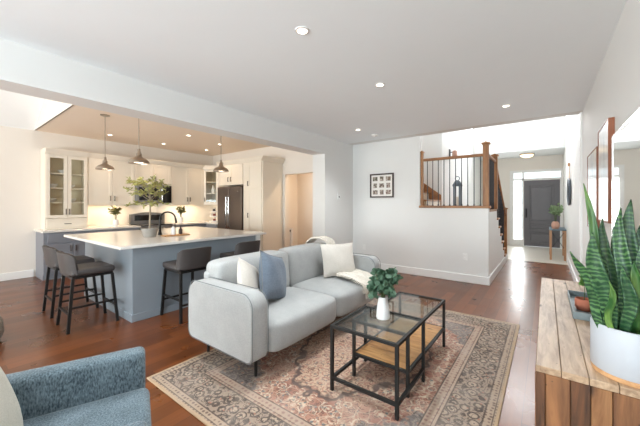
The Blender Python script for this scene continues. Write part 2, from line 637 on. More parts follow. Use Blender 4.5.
for a, b in ((0.395, 0.405), (0.308, 0.318), (0.08, 0.09), (0.335, 0.34), (0.03, 0.037)):
    rug = t.mix(t.math('MULTIPLY', band_(d, a, b, 0.002), 0.85), rug, lin((70, 58, 52)))
rug = t.mix(t.math('SUBTRACT', 1.0, step(d, 0.022)), rug, lin((178, 152, 122)))
# wear
wear = t.rng(t.noise(c, 3.0, 5, 0.7), 0.42, 0.7)
rug = t.mix(t.math('MULTIPLY', wear, 0.40), rug, lin((176, 164, 154)))
rug = t.mix(t.rng(t.noise(c, 120, 2), 0.3, 0.7, 0.0, 0.22), rug, lin((110, 92, 82)))
t.bump(t.noise(c, 300, 2), 0.4, 0.003)
M['rug'] = t.done(rug, 0.95)


# ------------------------------------------------------------------ room shell
XR, XB, XL = 0.42, -3.49, -7.88         # right wall, beam face, kitchen side wall
YF, YK, YB = 5.85, 5.15, -3.8           # living far wall, kitchen far wall, wall behind the camera
ZC, ZK = 2.73, 2.82                     # ceilings
struct('floor', MB().box(XL - 0.2, XR + 0.2, YB - 0.2, 8.9, -0.12, 0), M['floor'], origin=(0, 0, 0))
struct('floor_entry', MB().box(-2.2, XR + 0.2, 8.9, 12.2, -0.12, 0.004), M['tile'], origin=(0, 9, 0))
struct('ceiling_living', MB().box(XB, XR, YB, 5.65, ZC, ZC + 0.15), M['ceil'])
struct('ceiling_kitchen', MB().box(XL, XB - 0.31, 1.28, 7.3, ZK, ZK + 0.15), M['kceil'])
# vaulted dining ceiling: slopes up from the side wall
sl = math.tan(math.radians(29.5))
zt = ZK + (XB - 0.31 - XL) * sl
struct('ceiling_vault', MB().prism([(XL, ZK), (XB - 0.31, zt), (XB - 0.31, zt + 0.15), (XL, ZK + 0.15)], YB, 1.28, 'y'), M['ceil'])
struct('wall_gable', MB().prism([(XL, ZK + 0.15), (XB - 0.31, ZK + 0.15), (XB - 0.31, zt + 0.3), (XL, ZK + 0.3)], 1.28, 1.40, 'y').box(XL, XB - 0.31, 1.279, 1.30, ZK, ZK + 0.15), M['kwall'])
struct('wall_beam', MB().box(XB - 0.31, XB, YB, 4.78, 2.40, zt + 0.15), M['wall'])
struct('wall_pier', MB().box(XB - 0.31, XB, 4.78, YF + 0.12, 0, 3.2), M['wall'])
struct('wall_right', MB().box(XR, XR + 0.15, YB, 12.2, 0, 5.6), M['wall'])
struct('wall_left', MB().box(XL - 0.15, XL, YB, 7.3, 0, 4.9), M['kwall'])
# wall behind the camera with two openings
struct('wall_back', MB().box(XL, -7.3, YB - 0.15, YB, 0, 4.9).box(-4.3, -3.15, YB - 0.15, YB, 0, 4.9).box(0.05, XR, YB - 0.15, YB, 0, 4.9)
       .box(-7.3, -4.3, YB - 0.15, YB, 2.4, 4.9).box(-3.15, 0.05, YB - 0.15, YB, 2.4, 4.9).box(-3.15, 0.05, YB - 0.15, YB, 0, 0.45), M['wall'])


def window(name, x0, x1, z0, z1, n):
    f = MB()
    e = 0.06
    f.box(x0, x1, YB - 0.13, YB - 0.02, z0, z0 + e).box(x0, x1, YB - 0.13, YB - 0.02, z1 - e, z1)
    for k in range(n + 1):
        x = x0 + (x1 - x0 - e) * k / n
        f.box(x, x + e, YB - 0.13, YB - 0.02, z0 + e, z1 - e)
    return struct(name, f, M['trimw'])


window('window_1', -3.15, 0.05, 0.45, 2.4, 2)
window('window_2', -7.3, -4.3, 0.0, 2.4, 2)
# living room far wall, half wall of the landing
struct('wall_far', MB().box(XB, -1.97, YF, YF + 0.12, 0, 5.5), M['wall'])
struct('wall_half', MB().box(-1.97, -0.79, YF, YF + 0.12, 0, 1.325), M['wall'])
# kitchen far wall with an open doorway to the hall
struct('wall_kitchen', MB().box(XL, -4.93, YK, YK + 0.12, 0, ZK).box(-4.93, XB - 0.31, YK, YK + 0.12, 2.10, ZK), M['kwall'])
# hall behind the doorway
struct('wall_hall', MB().box(-5.6, -4.55, 6.35, 6.45, 0, ZK).box(-4.65, -4.55, 6.45, 7.2, 0, ZK).box(-5.7, -5.6, YK + .12, 6.45, 0, ZK)
       .box(-4.65, XB, 7.2, 7.3, 0, ZK), M['kwall'])
# stairwell shell
struct('wall_stair_far', MB().box(XB, -1.85, 6.95, 7.07, 0, 5.5), M['wall'])
struct('wall_stair_side', MB().box(-1.97, -1.85, 7.07, 12.2, 0, 5.5), M['wall'])
struct('wall_above_living', MB().box(XB, XR, 5.65, YF, ZC, 5.5).box(-1.97, XR, YF, YF, ZC, 5.5), M['wall'])
struct('wall_entry_header', MB().box(-1.85, XR, 10.5, 10.62, 2.97, 5.5), M['wall'])
struct('ceiling_entry', MB().box(-1.85, XR, 10.5, 12.0, 2.95, 2.97), M['ceil'])
struct('ceiling_stair', MB().box(XB, XR, 5.65, 10.62, 5.5, 5.6), M['ceil'])
struct('wall_front', MB().box(-1.85, -0.95, 12, 12.15, 0, 2.97).box(0.40, XR, 12, 12.15, 0, 2.97).box(-0.95, 0.40, 12, 12.15, 2.47, 2.97), M['kwall'])
# underside of landing and stair, closed at the hall side
bb = 0.14


def base(name, x0, x1, y0, y1):
    return struct(name, MB().box(x0, x1, y0, y1, 0, bb, 0.004, 1), M['trimw'])


base('baseboard_far', XB, -0.79, YF - 0.018, YF)
base('baseboard_half_wall', -0.79, -0.772, YF - 0.018, 8.85)
base('baseboard_pier', XB, XB + 0.018, 4.78, YF - 0.018)
base('baseboard_right', XR - 0.018, XR, 3.66, 5.70)
base('baseboard_entry', XR - 0.018, XR, 5.80, 11.98)
base('baseboard_kitchen', XL, XL + 0.018, YB, 1.27)
base('baseboard_hall', -5.6, -4.55, 6.335, 6.35)
struct('trim_1', MB().box(XR - 0.03, XR, 5.70, 5.80, 0, 2.72), M['trimw'])


# ------------------------------------------------------------------ staircase
def stairs():
    rt = thing('staircase', 'oak staircase with iron balusters turning at a landing behind the half wall', 'staircase', (-1.3, 6.4, 0))
    rt['kind'] = 'thing'
    n, rise = 7, 1.30 / 7
    run = 1.90 / 7
    # closed white side below the lower flight and landing
    poly = [(YF + 0.12, 0), (YF + 0.12, 1.26), (6.95, 1.26)]
    y = 6.95
    for k in range(n - 1):
        z = 1.30 - rise * (k + 1) - 0.035
        poly += [(y, z), (y + run, z)]
        y += run
    poly += [(y, 0)]
    MB().prism(poly, -0.82, -0.79, 'x').build('side_panel', M['trimw'], rt)
    MB().box(-1.85, -0.79, YF + 0.12, 6.97, 1.26, 1.30).build('landing', M['tread'], rt)
    rs = MB()
    for k in range(n):
        yk = 6.95 + run * k
        rs.box(-1.84, -0.82, yk - 0.012, yk, 1.30 - rise * (k + 1), 1.30 - rise * k - 0.03)
    rs.build('risers', M['trimw'], rt)
    for k in range(n - 1):
        yk = 6.95 + run * k
        z = 1.30 - rise * (k + 1)
        MB().box(-1.85, -0.765, yk - 0.005, yk + run + 0.025, z - 0.035, z, 0.008).build('tread', M['tread'], rt)
    # upper flight, climbs to -X
    for k in range(7):
        x = -1.87 - 0.25 * k
        z = 1.30 + 0.185 * (k + 1)
        MB().box(x - 0.012, x, YF + 0.12, 6.91, z - 0.185, z - 0.03).build('riser', M['cab'], rt)
        MB().box(x - 0.25, x + 0.02, YF + 0.12, 6.91, z - 0.03, z, 0.006).build('tread', M['tread'], rt)
    MB().prism([(-1.86, 1.32), (-1.86, 1.60), (-3.4, 2.74), (-3.4, 2.46)], 6.915, 6.945, 'y').build('skirt_board', M['oakx'], rt)
    # sill on the half wall
    MB().box(-1.985, -0.765, YF - 0.02, YF + 0.14, 1.325, 1.37, 0.006).build('sill', M['oakx'], rt)

    def newel(x, y, z0, z1, s=0.09, cap=True):
        m = MB().box(x - s / 2, x + s / 2, y - s / 2, y + s / 2, z0, z1, 0.004, 1)
        o = m.build('newel_post', M['oak'], rt)
        if cap:
            MB().box(x - s * .72, x + s * .72, y - s * .72, y + s * .72, z1, z1 + 0.03, 0.006).prism(
                [(x - s * .5, z1 + .03), (x + s * .5, z1 + .03), (x, z1 + .05)], y - s * .5, y + s * .5, 'y').build('newel_cap', M['oak'], o)
    yr = YF + 0.06
    newel(-1.945, yr, 1.37, 2.40, 0.05)
    newel(-0.835, yr, 1.37, 2.44)
    newel(-0.82, 6.93, 1.345 - 0.045, 2.36)
    newel(-0.82, 8.80, 0.0, 1.27, 0.085)
    # rails
    MB().box(-1.92, -0.88, yr - 0.03, yr + 0.03, 2.235, 2.285, 0.012).build('handrail', M['oakx'], rt)
    MB().box(-0.85, -0.79, yr + 0.045, 6.885, 2.225, 2.275, 0.012).build('handrail', M['oak'], rt)
    MB().bar((-0.82, 6.97, 2.21), (-0.82, 8.78, 1.12), 0.055, 0.05).build('handrail', M['oak'], rt)
    for k in range(10):
        x = -1.92 + (k + 0.75) * 0.1025
        b = MB().bar((x, yr, 1.37), (x, yr, 2.24), 0.013).build('baluster', M['iron'], rt)
        MB().box(x - 0.013, x + 0.013, yr - 0.013, yr + 0.013, 1.37, 1.39).build('shoe', M['iron'], b)
    for k in range(9):
        y = yr + 0.12 + k * 0.09
        MB().bar((-0.82, y, 1.30), (-0.82, y, 2.23), 0.013).build('baluster', M['iron'], rt)
    for k in range(n - 1):
        for q in (0.25, 0.75):
            y = 6.95 + run * (k + q)
            zb = 1.30 - rise * (k + 1)
            zt_ = 2.21 - (y - 6.97) / 1.81 * 1.09
            MB().bar((-0.82, y, zb), (-0.82, y, zt_), 0.013).build('baluster', M['iron'], rt)
    return rt


stairs()
lt = thing('lantern', 'tall grey metal lantern with a ring on top standing on the stair landing', 'lantern', (-1.43, 6.5, 1.30))
b = MB().box(-1.50, -1.36, 6.43, 6.57, 1.30, 1.33, 0.004)
for sx_ in (-1.485, -1.38):
    for sy_ in (6.445, 6.55):
        b.box(sx_ - 0.012, sx_ + 0.018, sy_ - 0.012, sy_ + 0.018, 1.33, 1.76)
b.build('frame', M['lantern'], lt)
MB().lathe([(0.0, 1.76), (0.095, 1.76), (0.09, 1.79), (0.05, 1.86), (0.02, 1.88), (0.0, 1.88)], (-1.43, 6.5, 0), 24).build('roof', M['lantern'], lt, smooth=True)
MB().tube([(-1.43 + 0.04 * math.cos(a), 6.5, 1.915 + 0.04 * math.sin(a)) for a in [2 * PI * k / 16 for k in range(17)]], 0.008, 6).build('ring', M['lantern'], lt, smooth=True)
MB().lathe([(0, 1.33), (0.04, 1.33), (0.04, 1.55), (0, 1.55)], (-1.43, 6.5, 0), 16).build('candle', M['cab'], lt, smooth=True)
sc = thing('wall_sconce', 'small wall sconce with a frosted glass shade above the stair', 'wall lamp', (-1.85, 7.6, 2.55))
MB().box(-1.85, -1.83, 7.55, 7.65, 2.51, 2.71, 0.004).bar((-1.84, 7.6, 2.63), (-1.74, 7.6, 2.65), 0.016).build('bracket', M['iron'], sc)
MB().lathe([(0.03, 2.67), (0.055, 2.65), (0.06, 2.49), (0.055, 2.49), (0.025, 2.65)], (-1.73, 7.6, 0), 16).build('lamp_shade', M['blush'], sc, smooth=True)

# ------------------------------------------------------------------ front door, sidelight, transom
fd = thing('door_1', None, None, (-0.115, 12.05, 0))
fd['kind'] = 'structure'
m = MB()
m.box(-0.98, -0.87, 11.97, 12.1, 0, 2.52).box(0.37, 0.42, 11.97, 12.1, 0, 2.52).box(-0.87, 0.37, 11.97, 12.1, 2.44, 2.52)
m.box(-0.63, -0.585, 11.985, 12.12, 0, 2.44).box(-0.87, 0.37, 11.985, 12.12, 2.175, 2.24).box(-0.87, -0.63, 11.985, 12.12, 0, 0.22).box(0.35, 0.37, 11.985, 12.12, 0, 2.2)
for z in (0.62, 1.02, 1.42, 1.82):
    m.box(-0.87, -0.63, 12.03, 12.06, z, z + 0.02)
m.build('door_frame', M['trimw'], fd)
m = MB().box(-0.585, 0.35, 12.02, 12.07, 0.015, 2.175)
for z0, z1 in ((0.16, 0.46), (0.60, 0.72), (0.86, 1.98)):
    a0, a1 = -0.585 + 0.17, 0.35 - 0.17
    m.box(a0 - .03, a1 + .03, 11.99, 12.03, z0 - .03, z0, 0.006, 1).box(a0 - .03, a1 + .03, 11.99, 12.03, z1, z1 + .03, 0.006, 1)
    m.box(a0 - .03, a0, 11.99, 12.03, z0, z1, 0.006, 1).box(a1, a1 + .03, 11.99, 12.03, z0, z1, 0.006, 1)
    m.box(a0 + .04, a1 - .04, 12.008, 12.03, z0 + .03, z1 - .03, 0.006, 1)
m.build('door_leaf', M['door'], fd)
MB().box(-0.54, -0.50, 11.995, 12.02, 0.95, 1.25, 0.005).tube([(-0.52, 12.0, 0.98), (-0.52, 11.955, 1.0), (-0.52, 11.955, 1.16), (-0.52, 12.0, 1.18)], 0.011).lathe(
    [(0, 0), (0.025, 0)], (-0.52, 12, 1.3), 12).build('door_handle', M['black'], fd)
MB().box(-0.87, -0.63, 12.07, 12.08, 0.22, 2.175).build('sidelight_glass', M['glass'], fd)
MB().box(-0.87, 0.37, 12.07, 12.08, 2.24, 2.44).build('transom_glass', M['glass'], fd)
fl = thing('ceiling_light', 'flush mounted dome light glowing on the entry ceiling', 'ceiling lamp', (-0.47, 11.2, 2.95))
MB().lathe([(0, 2.95), (0.19, 2.95), (0.19, 2.915), (0.17, 2.91), (0, 2.91)], (-0.47, 11.2, 0), 28).build('rim', M['nickel'], fl, smooth=True)
MB().lathe([(0.17, 2.912), (0.15, 2.87), (0.09, 2.84), (0, 2.83)], (-0.47, 11.2, 0), 28).build('lamp_shade', M['dome'], fl, smooth=True)


# ------------------------------------------------------------------ cabinets
def shaker(m, w, h, x0=0.0, z0=0.0, fr=0.06, th=0.02, glass=False):
    """shaker door in local space: spans x0..x0+w, z0..z0+h, front at y=-th"""
    m.box(x0, x0 + fr, -th, 0, z0, z0 + h).box(x0 + w - fr, x0 + w, -th, 0, z0, z0 + h)
    m.box(x0 + fr, x0 + w - fr, -th, 0, z0, z0 + fr).box(x0 + fr, x0 + w - fr, -th, 0, z0 + h - fr, z0 + h)
    if not glass:
        m.box(x0 + fr, x0 + w - fr, -th * 0.45, 0, z0 + fr, z0 + h - fr)
    return m


def handle(par, T, x, z, vert=True, L=0.11):
    m = MB(T)
    if vert:
        m.box(x - 0.006, x + 0.006, -0.052, -0.04, z - L / 2, z + L / 2, 0.002, 1)
        for q in (-1, 1):
            m.box(x - 0.005, x + 0.005, -0.042, -0.02, z + q * L * .38 - 0.005, z + q * L * .38 + 0.005)
    else:
        m.box(x - L / 2, x + L / 2, -0.052, -0.04, z - 0.006, z + 0.006, 0.002, 1)
        for q in (-1, 1):
            m.box(x + q * L * .38 - 0.005, x + q * L * .38 + 0.005, -0.042, -0.02, z - 0.005, z + 0.005)
    return m.build('handle', M['bronze'], par)


def cabinet(name, label, cat, T, w, z0, z1, depth, doors, mat, group=None, drawers=(), toe=0.0, end_doors_handles='low', crown=False, glass=False, inner=None, doorz=None):
    """unit in local space of T: x 0..w, front plane y=0, body towards +y; doors: list of (x0,x1,handle_x)"""
    rt = thing(name, label, cat, T @ Vector((w / 2, depth / 2, z0)), 0, group)
    g = 0.003
    m = MB(T)
    if glass:
        e = 0.02
        m.box(0, e, 0, depth, z0, z1).box(w - e, w, 0, depth, z0, z1).box(e, w - e, depth - e, depth, z0, z1)
        m.box(e, w - e, 0, depth - e, z0, z0 + e).box(e, w - e, 0, depth - e, z1 - e, z1)
    else:
        m.box(0, w, 0, depth, z0 + toe, z1)
        if toe:
            m.box(0.0, w, 0.06, depth, z0, z0 + toe)
    if crown:
        m.prism([(0.0, z1), (-0.03, z1), (-0.075, z1 + 0.085), (-0.075, z1 + 0.10), (depth, z1 + 0.10), (depth, z1)], -0.0, w, 'x') if False else \
            m.prism([(depth, z1), (-0.02, z1), (-0.03, z1 + 0.02), (-0.075, z1 + 0.085), (-0.075, z1 + 0.10), (depth, z1 + 0.10)], 0, w, 'x')
    m.build('cabinet_body', mat, rt)
    dz0, dz1 = doorz or (z0 + toe + 0.01, z1 - 0.01)
    for (a, b_, hx) in doors:
        d_ = MB(T)
        shaker(d_, b_ - a - 2 * g, dz1 - dz0, a + g, dz0, glass=glass, fr=0.055)
        dd = d_.build('door', mat, rt, bevel=0.0)
        if glass:
            MB(T).box(a + .05, b_ - .05, -0.012, -0.008, dz0 + .05, dz1 - .05).build('glass', M['cglass'], dd)
        if hx is not None:
            hz = {'low': dz0 + 0.13, 'high': dz1 - 0.13}.get(end_doors_handles, end_doors_handles)
            handle(dd, T, hx, hz)
    for (a, b_, q0, q1) in drawers:
        d_ = MB(T).box(a + g, b_ - g, -0.02, 0, q0 + g, q1 - g, 0.003, 1)
        dd = d_.build('drawer', mat, rt)
        handle(dd, T, (a + b_) / 2, (q0 + q1) / 2, False)
    return rt


HL = PI / 2    # units along the side wall face +X: local x -> +Y


def TW(y0, xfront):
    return rotz(HL, (xfront, y0, 0))


UF, BF = -7.53, -7.26
ZU0, ZU1 = 1.38, 2.36
UG, BG = 'cream wall cabinets over the counter', 'slate base cabinets along the kitchen side wall'
cabinet('wall_cabinet', 'cream two-door wall cabinet between the glass hutch and the microwave cabinet', 'cabinet', TW(2.03, UF), 0.876, ZU0, ZU1, 0.348,
        [(0, .43, .39), (.43, .876, .47)], M['cab'], UG, crown=True)
cabinet('wall_cabinet', 'short cream cabinet with two doors right above the microwave', 'cabinet', TW(2.906, UF), 0.836, 1.86, ZU1, 0.348,
        [(0, .41, .37), (.41, .836, .45)], M['cab'], UG, crown=True)
cabinet('wall_cabinet', 'cream two-door wall cabinet between the microwave and the corner glass cabinet', 'cabinet', TW(3.742, UF), 0.90, ZU0, ZU1, 0.348,
        [(0, .45, .41), (.45, .90, .49)], M['cab'], UG, crown=True)
# glass hutch on the counter
hutch = cabinet('glass_hutch', 'tall cream hutch with two glazed doors and a drawer standing on the counter end', 'cabinet', TW(1.365, UF + 0.02), 0.66, 1.10, ZU1, 0.36,
                [(0.01, .33, .305), (.33, .65, .355)], M['cab'], crown=True, glass=True, doorz=(1.13, 2.34), end_doors_handles=1.25)
T = TW(1.365, UF + 0.02)
MB(T).box(0, 0.66, 0, 0.36, 0.911, 1.10).build('cabinet_base', M['cab'], hutch)
dr = MB(T).box(0.02, 0.64, -0.018, 0, 0.945, 1.085, 0.003, 1).build('drawer', M['cab'], hutch)
handle(dr, T, 0.33, 1.015, False)
for z in (1.42, 1.70, 1.98):
    MB(T).box(0.02, 0.64, 0.02, 0.338, z, z + 0.018).build('shelf', M['cab'], hutch)
MB(T).box(0.02, 0.64, 0.336, 0.3395, 1.12, 2.34).build('back_panel', M['cabin'], hutch)
# plates and glasses inside the hutch
for k, (yy, z) in enumerate(((0.13, 1.438), (0.44, 1.438), (0.15, 1.718), (0.42, 1.718), (0.3, 1.998))):
    p = T @ Vector((yy, 0.2, z))
    o = MB().lathe([(0, 0), (0.03, 0), (0.075, 0.045), (0.08, 0.075), (0.074, 0.075), (0.03, 0.012), (0, 0.012)], p, 20).build('bowl', M['white_cer'], smooth=True)
    tag(o, ['white bowl on the hutch shelf just above the lowest, near the room corner', 'white bowl on the hutch shelf just above the lowest, near the wall cabinets',
            'white bowl on the middle hutch shelf near the room corner', 'white bowl on the middle hutch shelf near the wall cabinets',
            'white bowl alone on the top shelf inside the glazed hutch'][k], 'bowl', 'bowls inside the glazed hutch')

# base run
cabinet('base_cabinet', 'slate grey base cabinet under the glazed hutch at the open end of the counter', 'cabinet', TW(1.30, BF), 0.80, 0, 0.872, 0.618,
        [(0.05, .42, .38), (.42, .78, .46)], M['grey'], BG, toe=0.1, doorz=(0.12, 0.66), end_doors_handles=0.56, drawers=[(0.05, .78, .68, .86)])
cabinet('base_cabinet', 'slate grey base cabinet beside the range, on the hutch side', 'cabinet', TW(2.10, BF), 0.80, 0, 0.872, 0.618,
        [(0, .40, .36), (.40, .80, .44)], M['grey'], BG, toe=0.1, doorz=(0.12, 0.66), end_doors_handles=0.56, drawers=[(0, .80, .68, .86)])
cabinet('base_cabinet', 'slate grey base cabinet between the range and the fridge corner', 'cabinet', TW(3.73, BF), 1.41, 0, 0.872, 0.618,
        [(0, .42, .38), (.42, .84, .46)], M['grey'], BG, toe=0.1, doorz=(0.12, 0.66), end_doors_handles=0.56, drawers=[(0, .42, .68, .86), (.42, .84, .68, .86)])
tag(MB().box(XL, -7.225, 1.275, 2.915, 0.873, 0.911, 0.004, 1).build('countertop', M['quartz']), 'white quartz worktop on the slate base cabinets under the glass hutch', 'countertop', 'white quartz worktops')
tag(MB().box(XL, -7.225, 3.715, 5.148, 0.873, 0.911, 0.004, 1).box(-7.225, -6.72, 4.52, 5.148, 0.873, 0.911, 0.004, 1).build('countertop', M['quartz']),
    'white quartz worktop running from the range into the fridge corner', 'countertop', 'white quartz worktops')
cabinet('base_cabinet', 'short slate grey base cabinet in the corner next to the fridge', 'cabinet', rotz(0, (-7.24, 4.54, 0)), 0.5, 0, 0.872, 0.60,
        [(0.02, .48, .08)], M['grey'], BG, toe=0.1, doorz=(0.12, 0.66), end_doors_handles=0.56, drawers=[(0.02, .48, .68, .86)])
struct('trim_2', MB().box(XL, XL + 0.008, 2.03, 2.9, 0.911, 1.38).box(XL, XL + 0.008, 2.9, 3.74, 0.5, 1.86).box(XL, XL + 0.008, 3.74, 5.14, 0.911, 1.38).box(XL + 0.008, -6.7, YK - 0.008, YK, 0.911, 1.38), M['backsplash'])

# corner glass cabinet (diagonal)
A_, B_ = Vector((-7.53, 4.645, 0)), Vector((-7.26, 4.93, 0))
ang = math.atan2(B_.y - A_.y, B_.x - A_.x)
T = rotz(ang, A_)
wd = (B_ - A_).length
cg = thing('corner_cabinet', 'narrow corner wall cabinet with a glazed door next to the fridge', 'cabinet', (-7.6, 4.95, ZU0))
MB().prism([(-7.53, 4.645), (-7.26, 4.93), (-7.26, 5.148), (-7.878, 5.148), (-7.878, 4.645)], ZU0, ZU0 + 0.02, 'z').prism(
    [(-7.53, 4.645), (-7.26, 4.93), (-7.26, 5.148), (-7.878, 5.148), (-7.878, 4.645)], ZU1 - 0.02, ZU1, 'z').prism(
    [(-7.50, 4.59), (-7.20, 4.90), (-7.20, 5.148), (-7.878, 5.148), (-7.878, 4.645), (-7.53, 4.645)], ZU1, ZU1 + 0.10, 'z').box(
    -7.276, -7.26, 4.93, 5.148, ZU0, ZU1).build('cabinet_body', M['cab'], cg)
MB().box(-7.878, -7.26, 5.13, 5.147, ZU0, ZU1).box(-7.878, -7.86, 4.65, 5.14, ZU0, ZU1).build('back_panel', M['cabin'], cg)
dd = shaker(MB(T), wd - .006, ZU1 - ZU0 - .02, 0.003, ZU0 + .01, 0.06, glass=True).build('door', M['cab'], cg)
MB(T).box(.055, wd - .055, -.012, -.008, ZU0 + .06, ZU1 - .06).build('glass', M['cglass'], dd)
handle(dd, T, 0.03, ZU0 + 0.14)
for z in (1.68, 2.0):
    MB().prism([(-7.51, 4.66), (-7.28, 4.93), (-7.28, 5.128), (-7.858, 5.128), (-7.858, 4.66)], z, z + 0.018, 'z').build('shelf', M['cab'], cg)
o = MB().lathe([(0, 0), (0.04, 0), (0.05, 0.1), (0.03, 0.16), (0.025, 0.22), (0.0, 0.22)], (-7.47, 4.9, 1.698), 16).build('vase', M['white_cer'], smooth=True)
tag(o, 'white vase on the lower shelf inside the corner glass cabinet', 'vase')

# fridge surround, fridge and pantry
YP = 4.52
FX0, FX1 = -6.64, -5.695
cabinet('fridge_top_cabinet', 'cream cabinet with two doors above the fridge', 'cabinet', rotz(0, (-6.66, YP, 0)), 0.988, 1.86, ZU1, 0.62,
        [(0.02, .50, .45), (.50, .98, .55)], M['cab'], crown=True)
pt = cabinet('pantry_cabinet', 'tall cream pantry cabinet with upper and lower door beside the fridge', 'cabinet', rotz(0, (-5.67, YP, 0)), 0.67, 0, ZU1, 0.62,
             [(0.16, .64, .20)], M['cab'], toe=0.1, doorz=(0.12, 1.745), end_doors_handles=1.14, crown=True)
T = rotz(0, (-5.67, YP, 0))
dd = shaker(MB(T), .474, 0.585, 0.163, 1.76).build('door', M['cab'], pt)
handle(dd, T, .20, 1.87)
# crown return on the exposed pantry side
MB().prism([(-5.0, ZU1), (-4.98, ZU1), (-4.925, ZU1 + 0.085), (-4.925, ZU1 + 0.10), (-5.0, ZU1 + 0.10)], YP - 0.075, YP + 0.62, 'y').build('crown_moulding', M['cab'], pt)

fr = thing('refrigerator', 'dark stainless two-door refrigerator with long bar handles', 'refrigerator', (-6.14, 4.8, 0))
MB().box(FX0, FX1, YP + 0.02, YP + 0.60, 0.02, 1.83, 0.006).build('cabinet_body', plain('fridge_side', (70, 64, 60), 0.5), fr)
mid = FX0 + 0.475
for a, b_, hx in ((FX0, mid - .004, mid - .05), (mid + .004, FX1, mid + .05)):
    dd = MB().box(a, b_, YP - 0.045, YP + 0.015, 0.62, 1.82, 0.012, 3).build('door', M['dsteel'], fr)
    MB().tube([(hx, YP - .045, 0.80), (hx, YP - .095, .83), (hx, YP - .10, 1.2), (hx, YP - .095, 1.57), (hx, YP - .045, 1.60)], 0.013).build('handle', M['chrome'], dd, smooth=True)
dd = MB().box(FX0, FX1, YP - 0.045, YP + 0.015, 0.06, 0.61, 0.012, 3).build('drawer', M['dsteel'], fr)
MB().tube([(FX0 + .08, YP - .045, .54), (FX0 + .1, YP - .095, .54), (FX1 - .1, YP - .095, .54), (FX1 - .08, YP - .045, .54)], 0.013).build('handle', M['chrome'], dd, smooth=True)
MB(Matrix.Translation((FX1 - 0.12, YP - 0.046, 1.70)) @ Matrix.Rotation(PI / 2, 4, 'X')).lathe([(0, 0), (0.018, 0), (0.018, 0.003), (0, 0.003)], (0, 0, 0), 16).build('badge', M['chrome'], fr)

# microwave
mw = thing('microwave', 'over-range microwave in stainless steel with a black glass door', 'microwave', (-7.7, 3.32, 1.42))
MB().box(XL + .01, -7.50, 2.915, 3.735, 1.42, 1.855, 0.004).build('case', M['steel'], mw)
dd = MB().box(-7.50, -7.475, 2.925, 3.52, 1.43, 1.845, 0.006).build('door', M['steel'], mw)
MB().box(-7.476, -7.47, 2.98, 3.43, 1.49, 1.79, 0.002, 1).build('window_glass', M['blackglass'], dd)
MB().tube([(-7.475, 3.48, 1.48), (-7.43, 3.48, 1.50), (-7.43, 3.48, 1.77), (-7.475, 3.48, 1.79)], 0.010).build('handle', M['chrome'], dd, smooth=True)
MB().box(-7.50, -7.475, 3.525, 3.728, 1.43, 1.845, 0.004).build('control_panel', M['blackglass'], mw)

# range
rg = thing('range', 'stainless kitchen range with a curved back panel under the microwave', 'stove', (-7.55, 3.315, 0))
MB().box(XL + .012, -7.24, 2.92, 3.71, 0.02, 0.905, 0.004).build('oven_body', M['steel'], rg)
MB().box(-7.24, -7.205, 2.94, 3.69, 0.25, 0.78, 0.006).build('oven_door', M['blackglass'], rg)
MB().box(-7.80, -7.22, 2.925, 3.705, 0.905, 0.925, 0.004).build('cooktop', M['blackglass'], rg)
pp = [(2.92, 0.925)] + [(2.92 + 0.79 * k / 12, 1.15 + 0.05 * math.sin(PI * k / 12)) for k in range(13)] + [(3.71, 0.925)]
MB().prism(pp, XL + .012, -7.79, 'x').build('backguard', M['steel'], rg)
MB().box(-7.79, -7.783, 3.0, 3.63, 1.0, 1.13, 0.002, 1).build('display', M['blackglass'], rg)
for k in range(4):
    yk = 3.0 + k * 0.21
    MB(Matrix.Translation((-7.24, yk, .84)) @ Matrix.Rotation(PI / 2, 4, 'Y')).lathe([(0, 0), (.022, 0), (.02, .03), (0, .03)], (0, 0, 0), 14).build('knob', M['chrome'], rg, smooth=True)


# small plants on the back counter
def bush(name, label, cat, loc, vase_prof, vmat, h, r, n, L, W, mat, group=None, stems=7, vname='vase', z_in=0.6, zmin=0.7):
    rt = thing(name, label, cat, loc, 0, group)
    MB().lathe(vase_prof, (0, 0, 0), 24).build(vname, vmat, rt, smooth=True, local=True)
    top = max(z for _, z in vase_prof)
    st, lf = MB(), MB()
    for k in range(stems):
        a = 2 * PI * k / stems + random.uniform(-.3, .3)
        q = random.uniform(.35, 1) * r
        e = Vector((q * math.cos(a), q * math.sin(a), top + h * random.uniform(zmin, 1)))
        p0 = Vector((0, 0, top * z_in))
        p1 = Vector((e.x * .25, e.y * .25, top + h * .35))
        pts = [p0, p1, (p1 + e) / 2 + Vector((e.x * .1, e.y * .1, h * .03)), e]
        st.tube(pts, [.004, .0035, .003, .002], 5)
        for i in range(n // stems):
            s_ = random.uniform(.15, 1)
            p = p1.lerp(e, s_)
            d_ = Vector((random.uniform(-1, 1), random.uniform(-1, 1), random.uniform(-.3, .9)))
            lf.leaf(p, d_, L * random.uniform(.7, 1.2), W * random.uniform(.7, 1.2))
    st.build('stems', M['stem'], rt, local=True)
    lf.build('foliage', mat, rt, local=True)
    return rt


vp = [(0, 0), (.045, 0), (.055, .03), (.055, .12), (.045, .15), (.04, .15), (.042, .12), (0, .1)]
bush('potted_plant', 'small bushy green plant in a white pot between the hutch and the range', 'plant', (-7.5, 2.52, .911), vp, M['white_cer'], .26, .17, 150, .07, .035, M['herb'], 'small plants on the back counter', vname='pot')
bush('potted_plant', 'small bushy green plant in a white pot on the fridge side of the range', 'plant', (-7.5, 3.98, .911), vp, M['white_cer'], .26, .16, 150, .07, .035, M['herb'], 'small plants on the back counter', vname='pot')
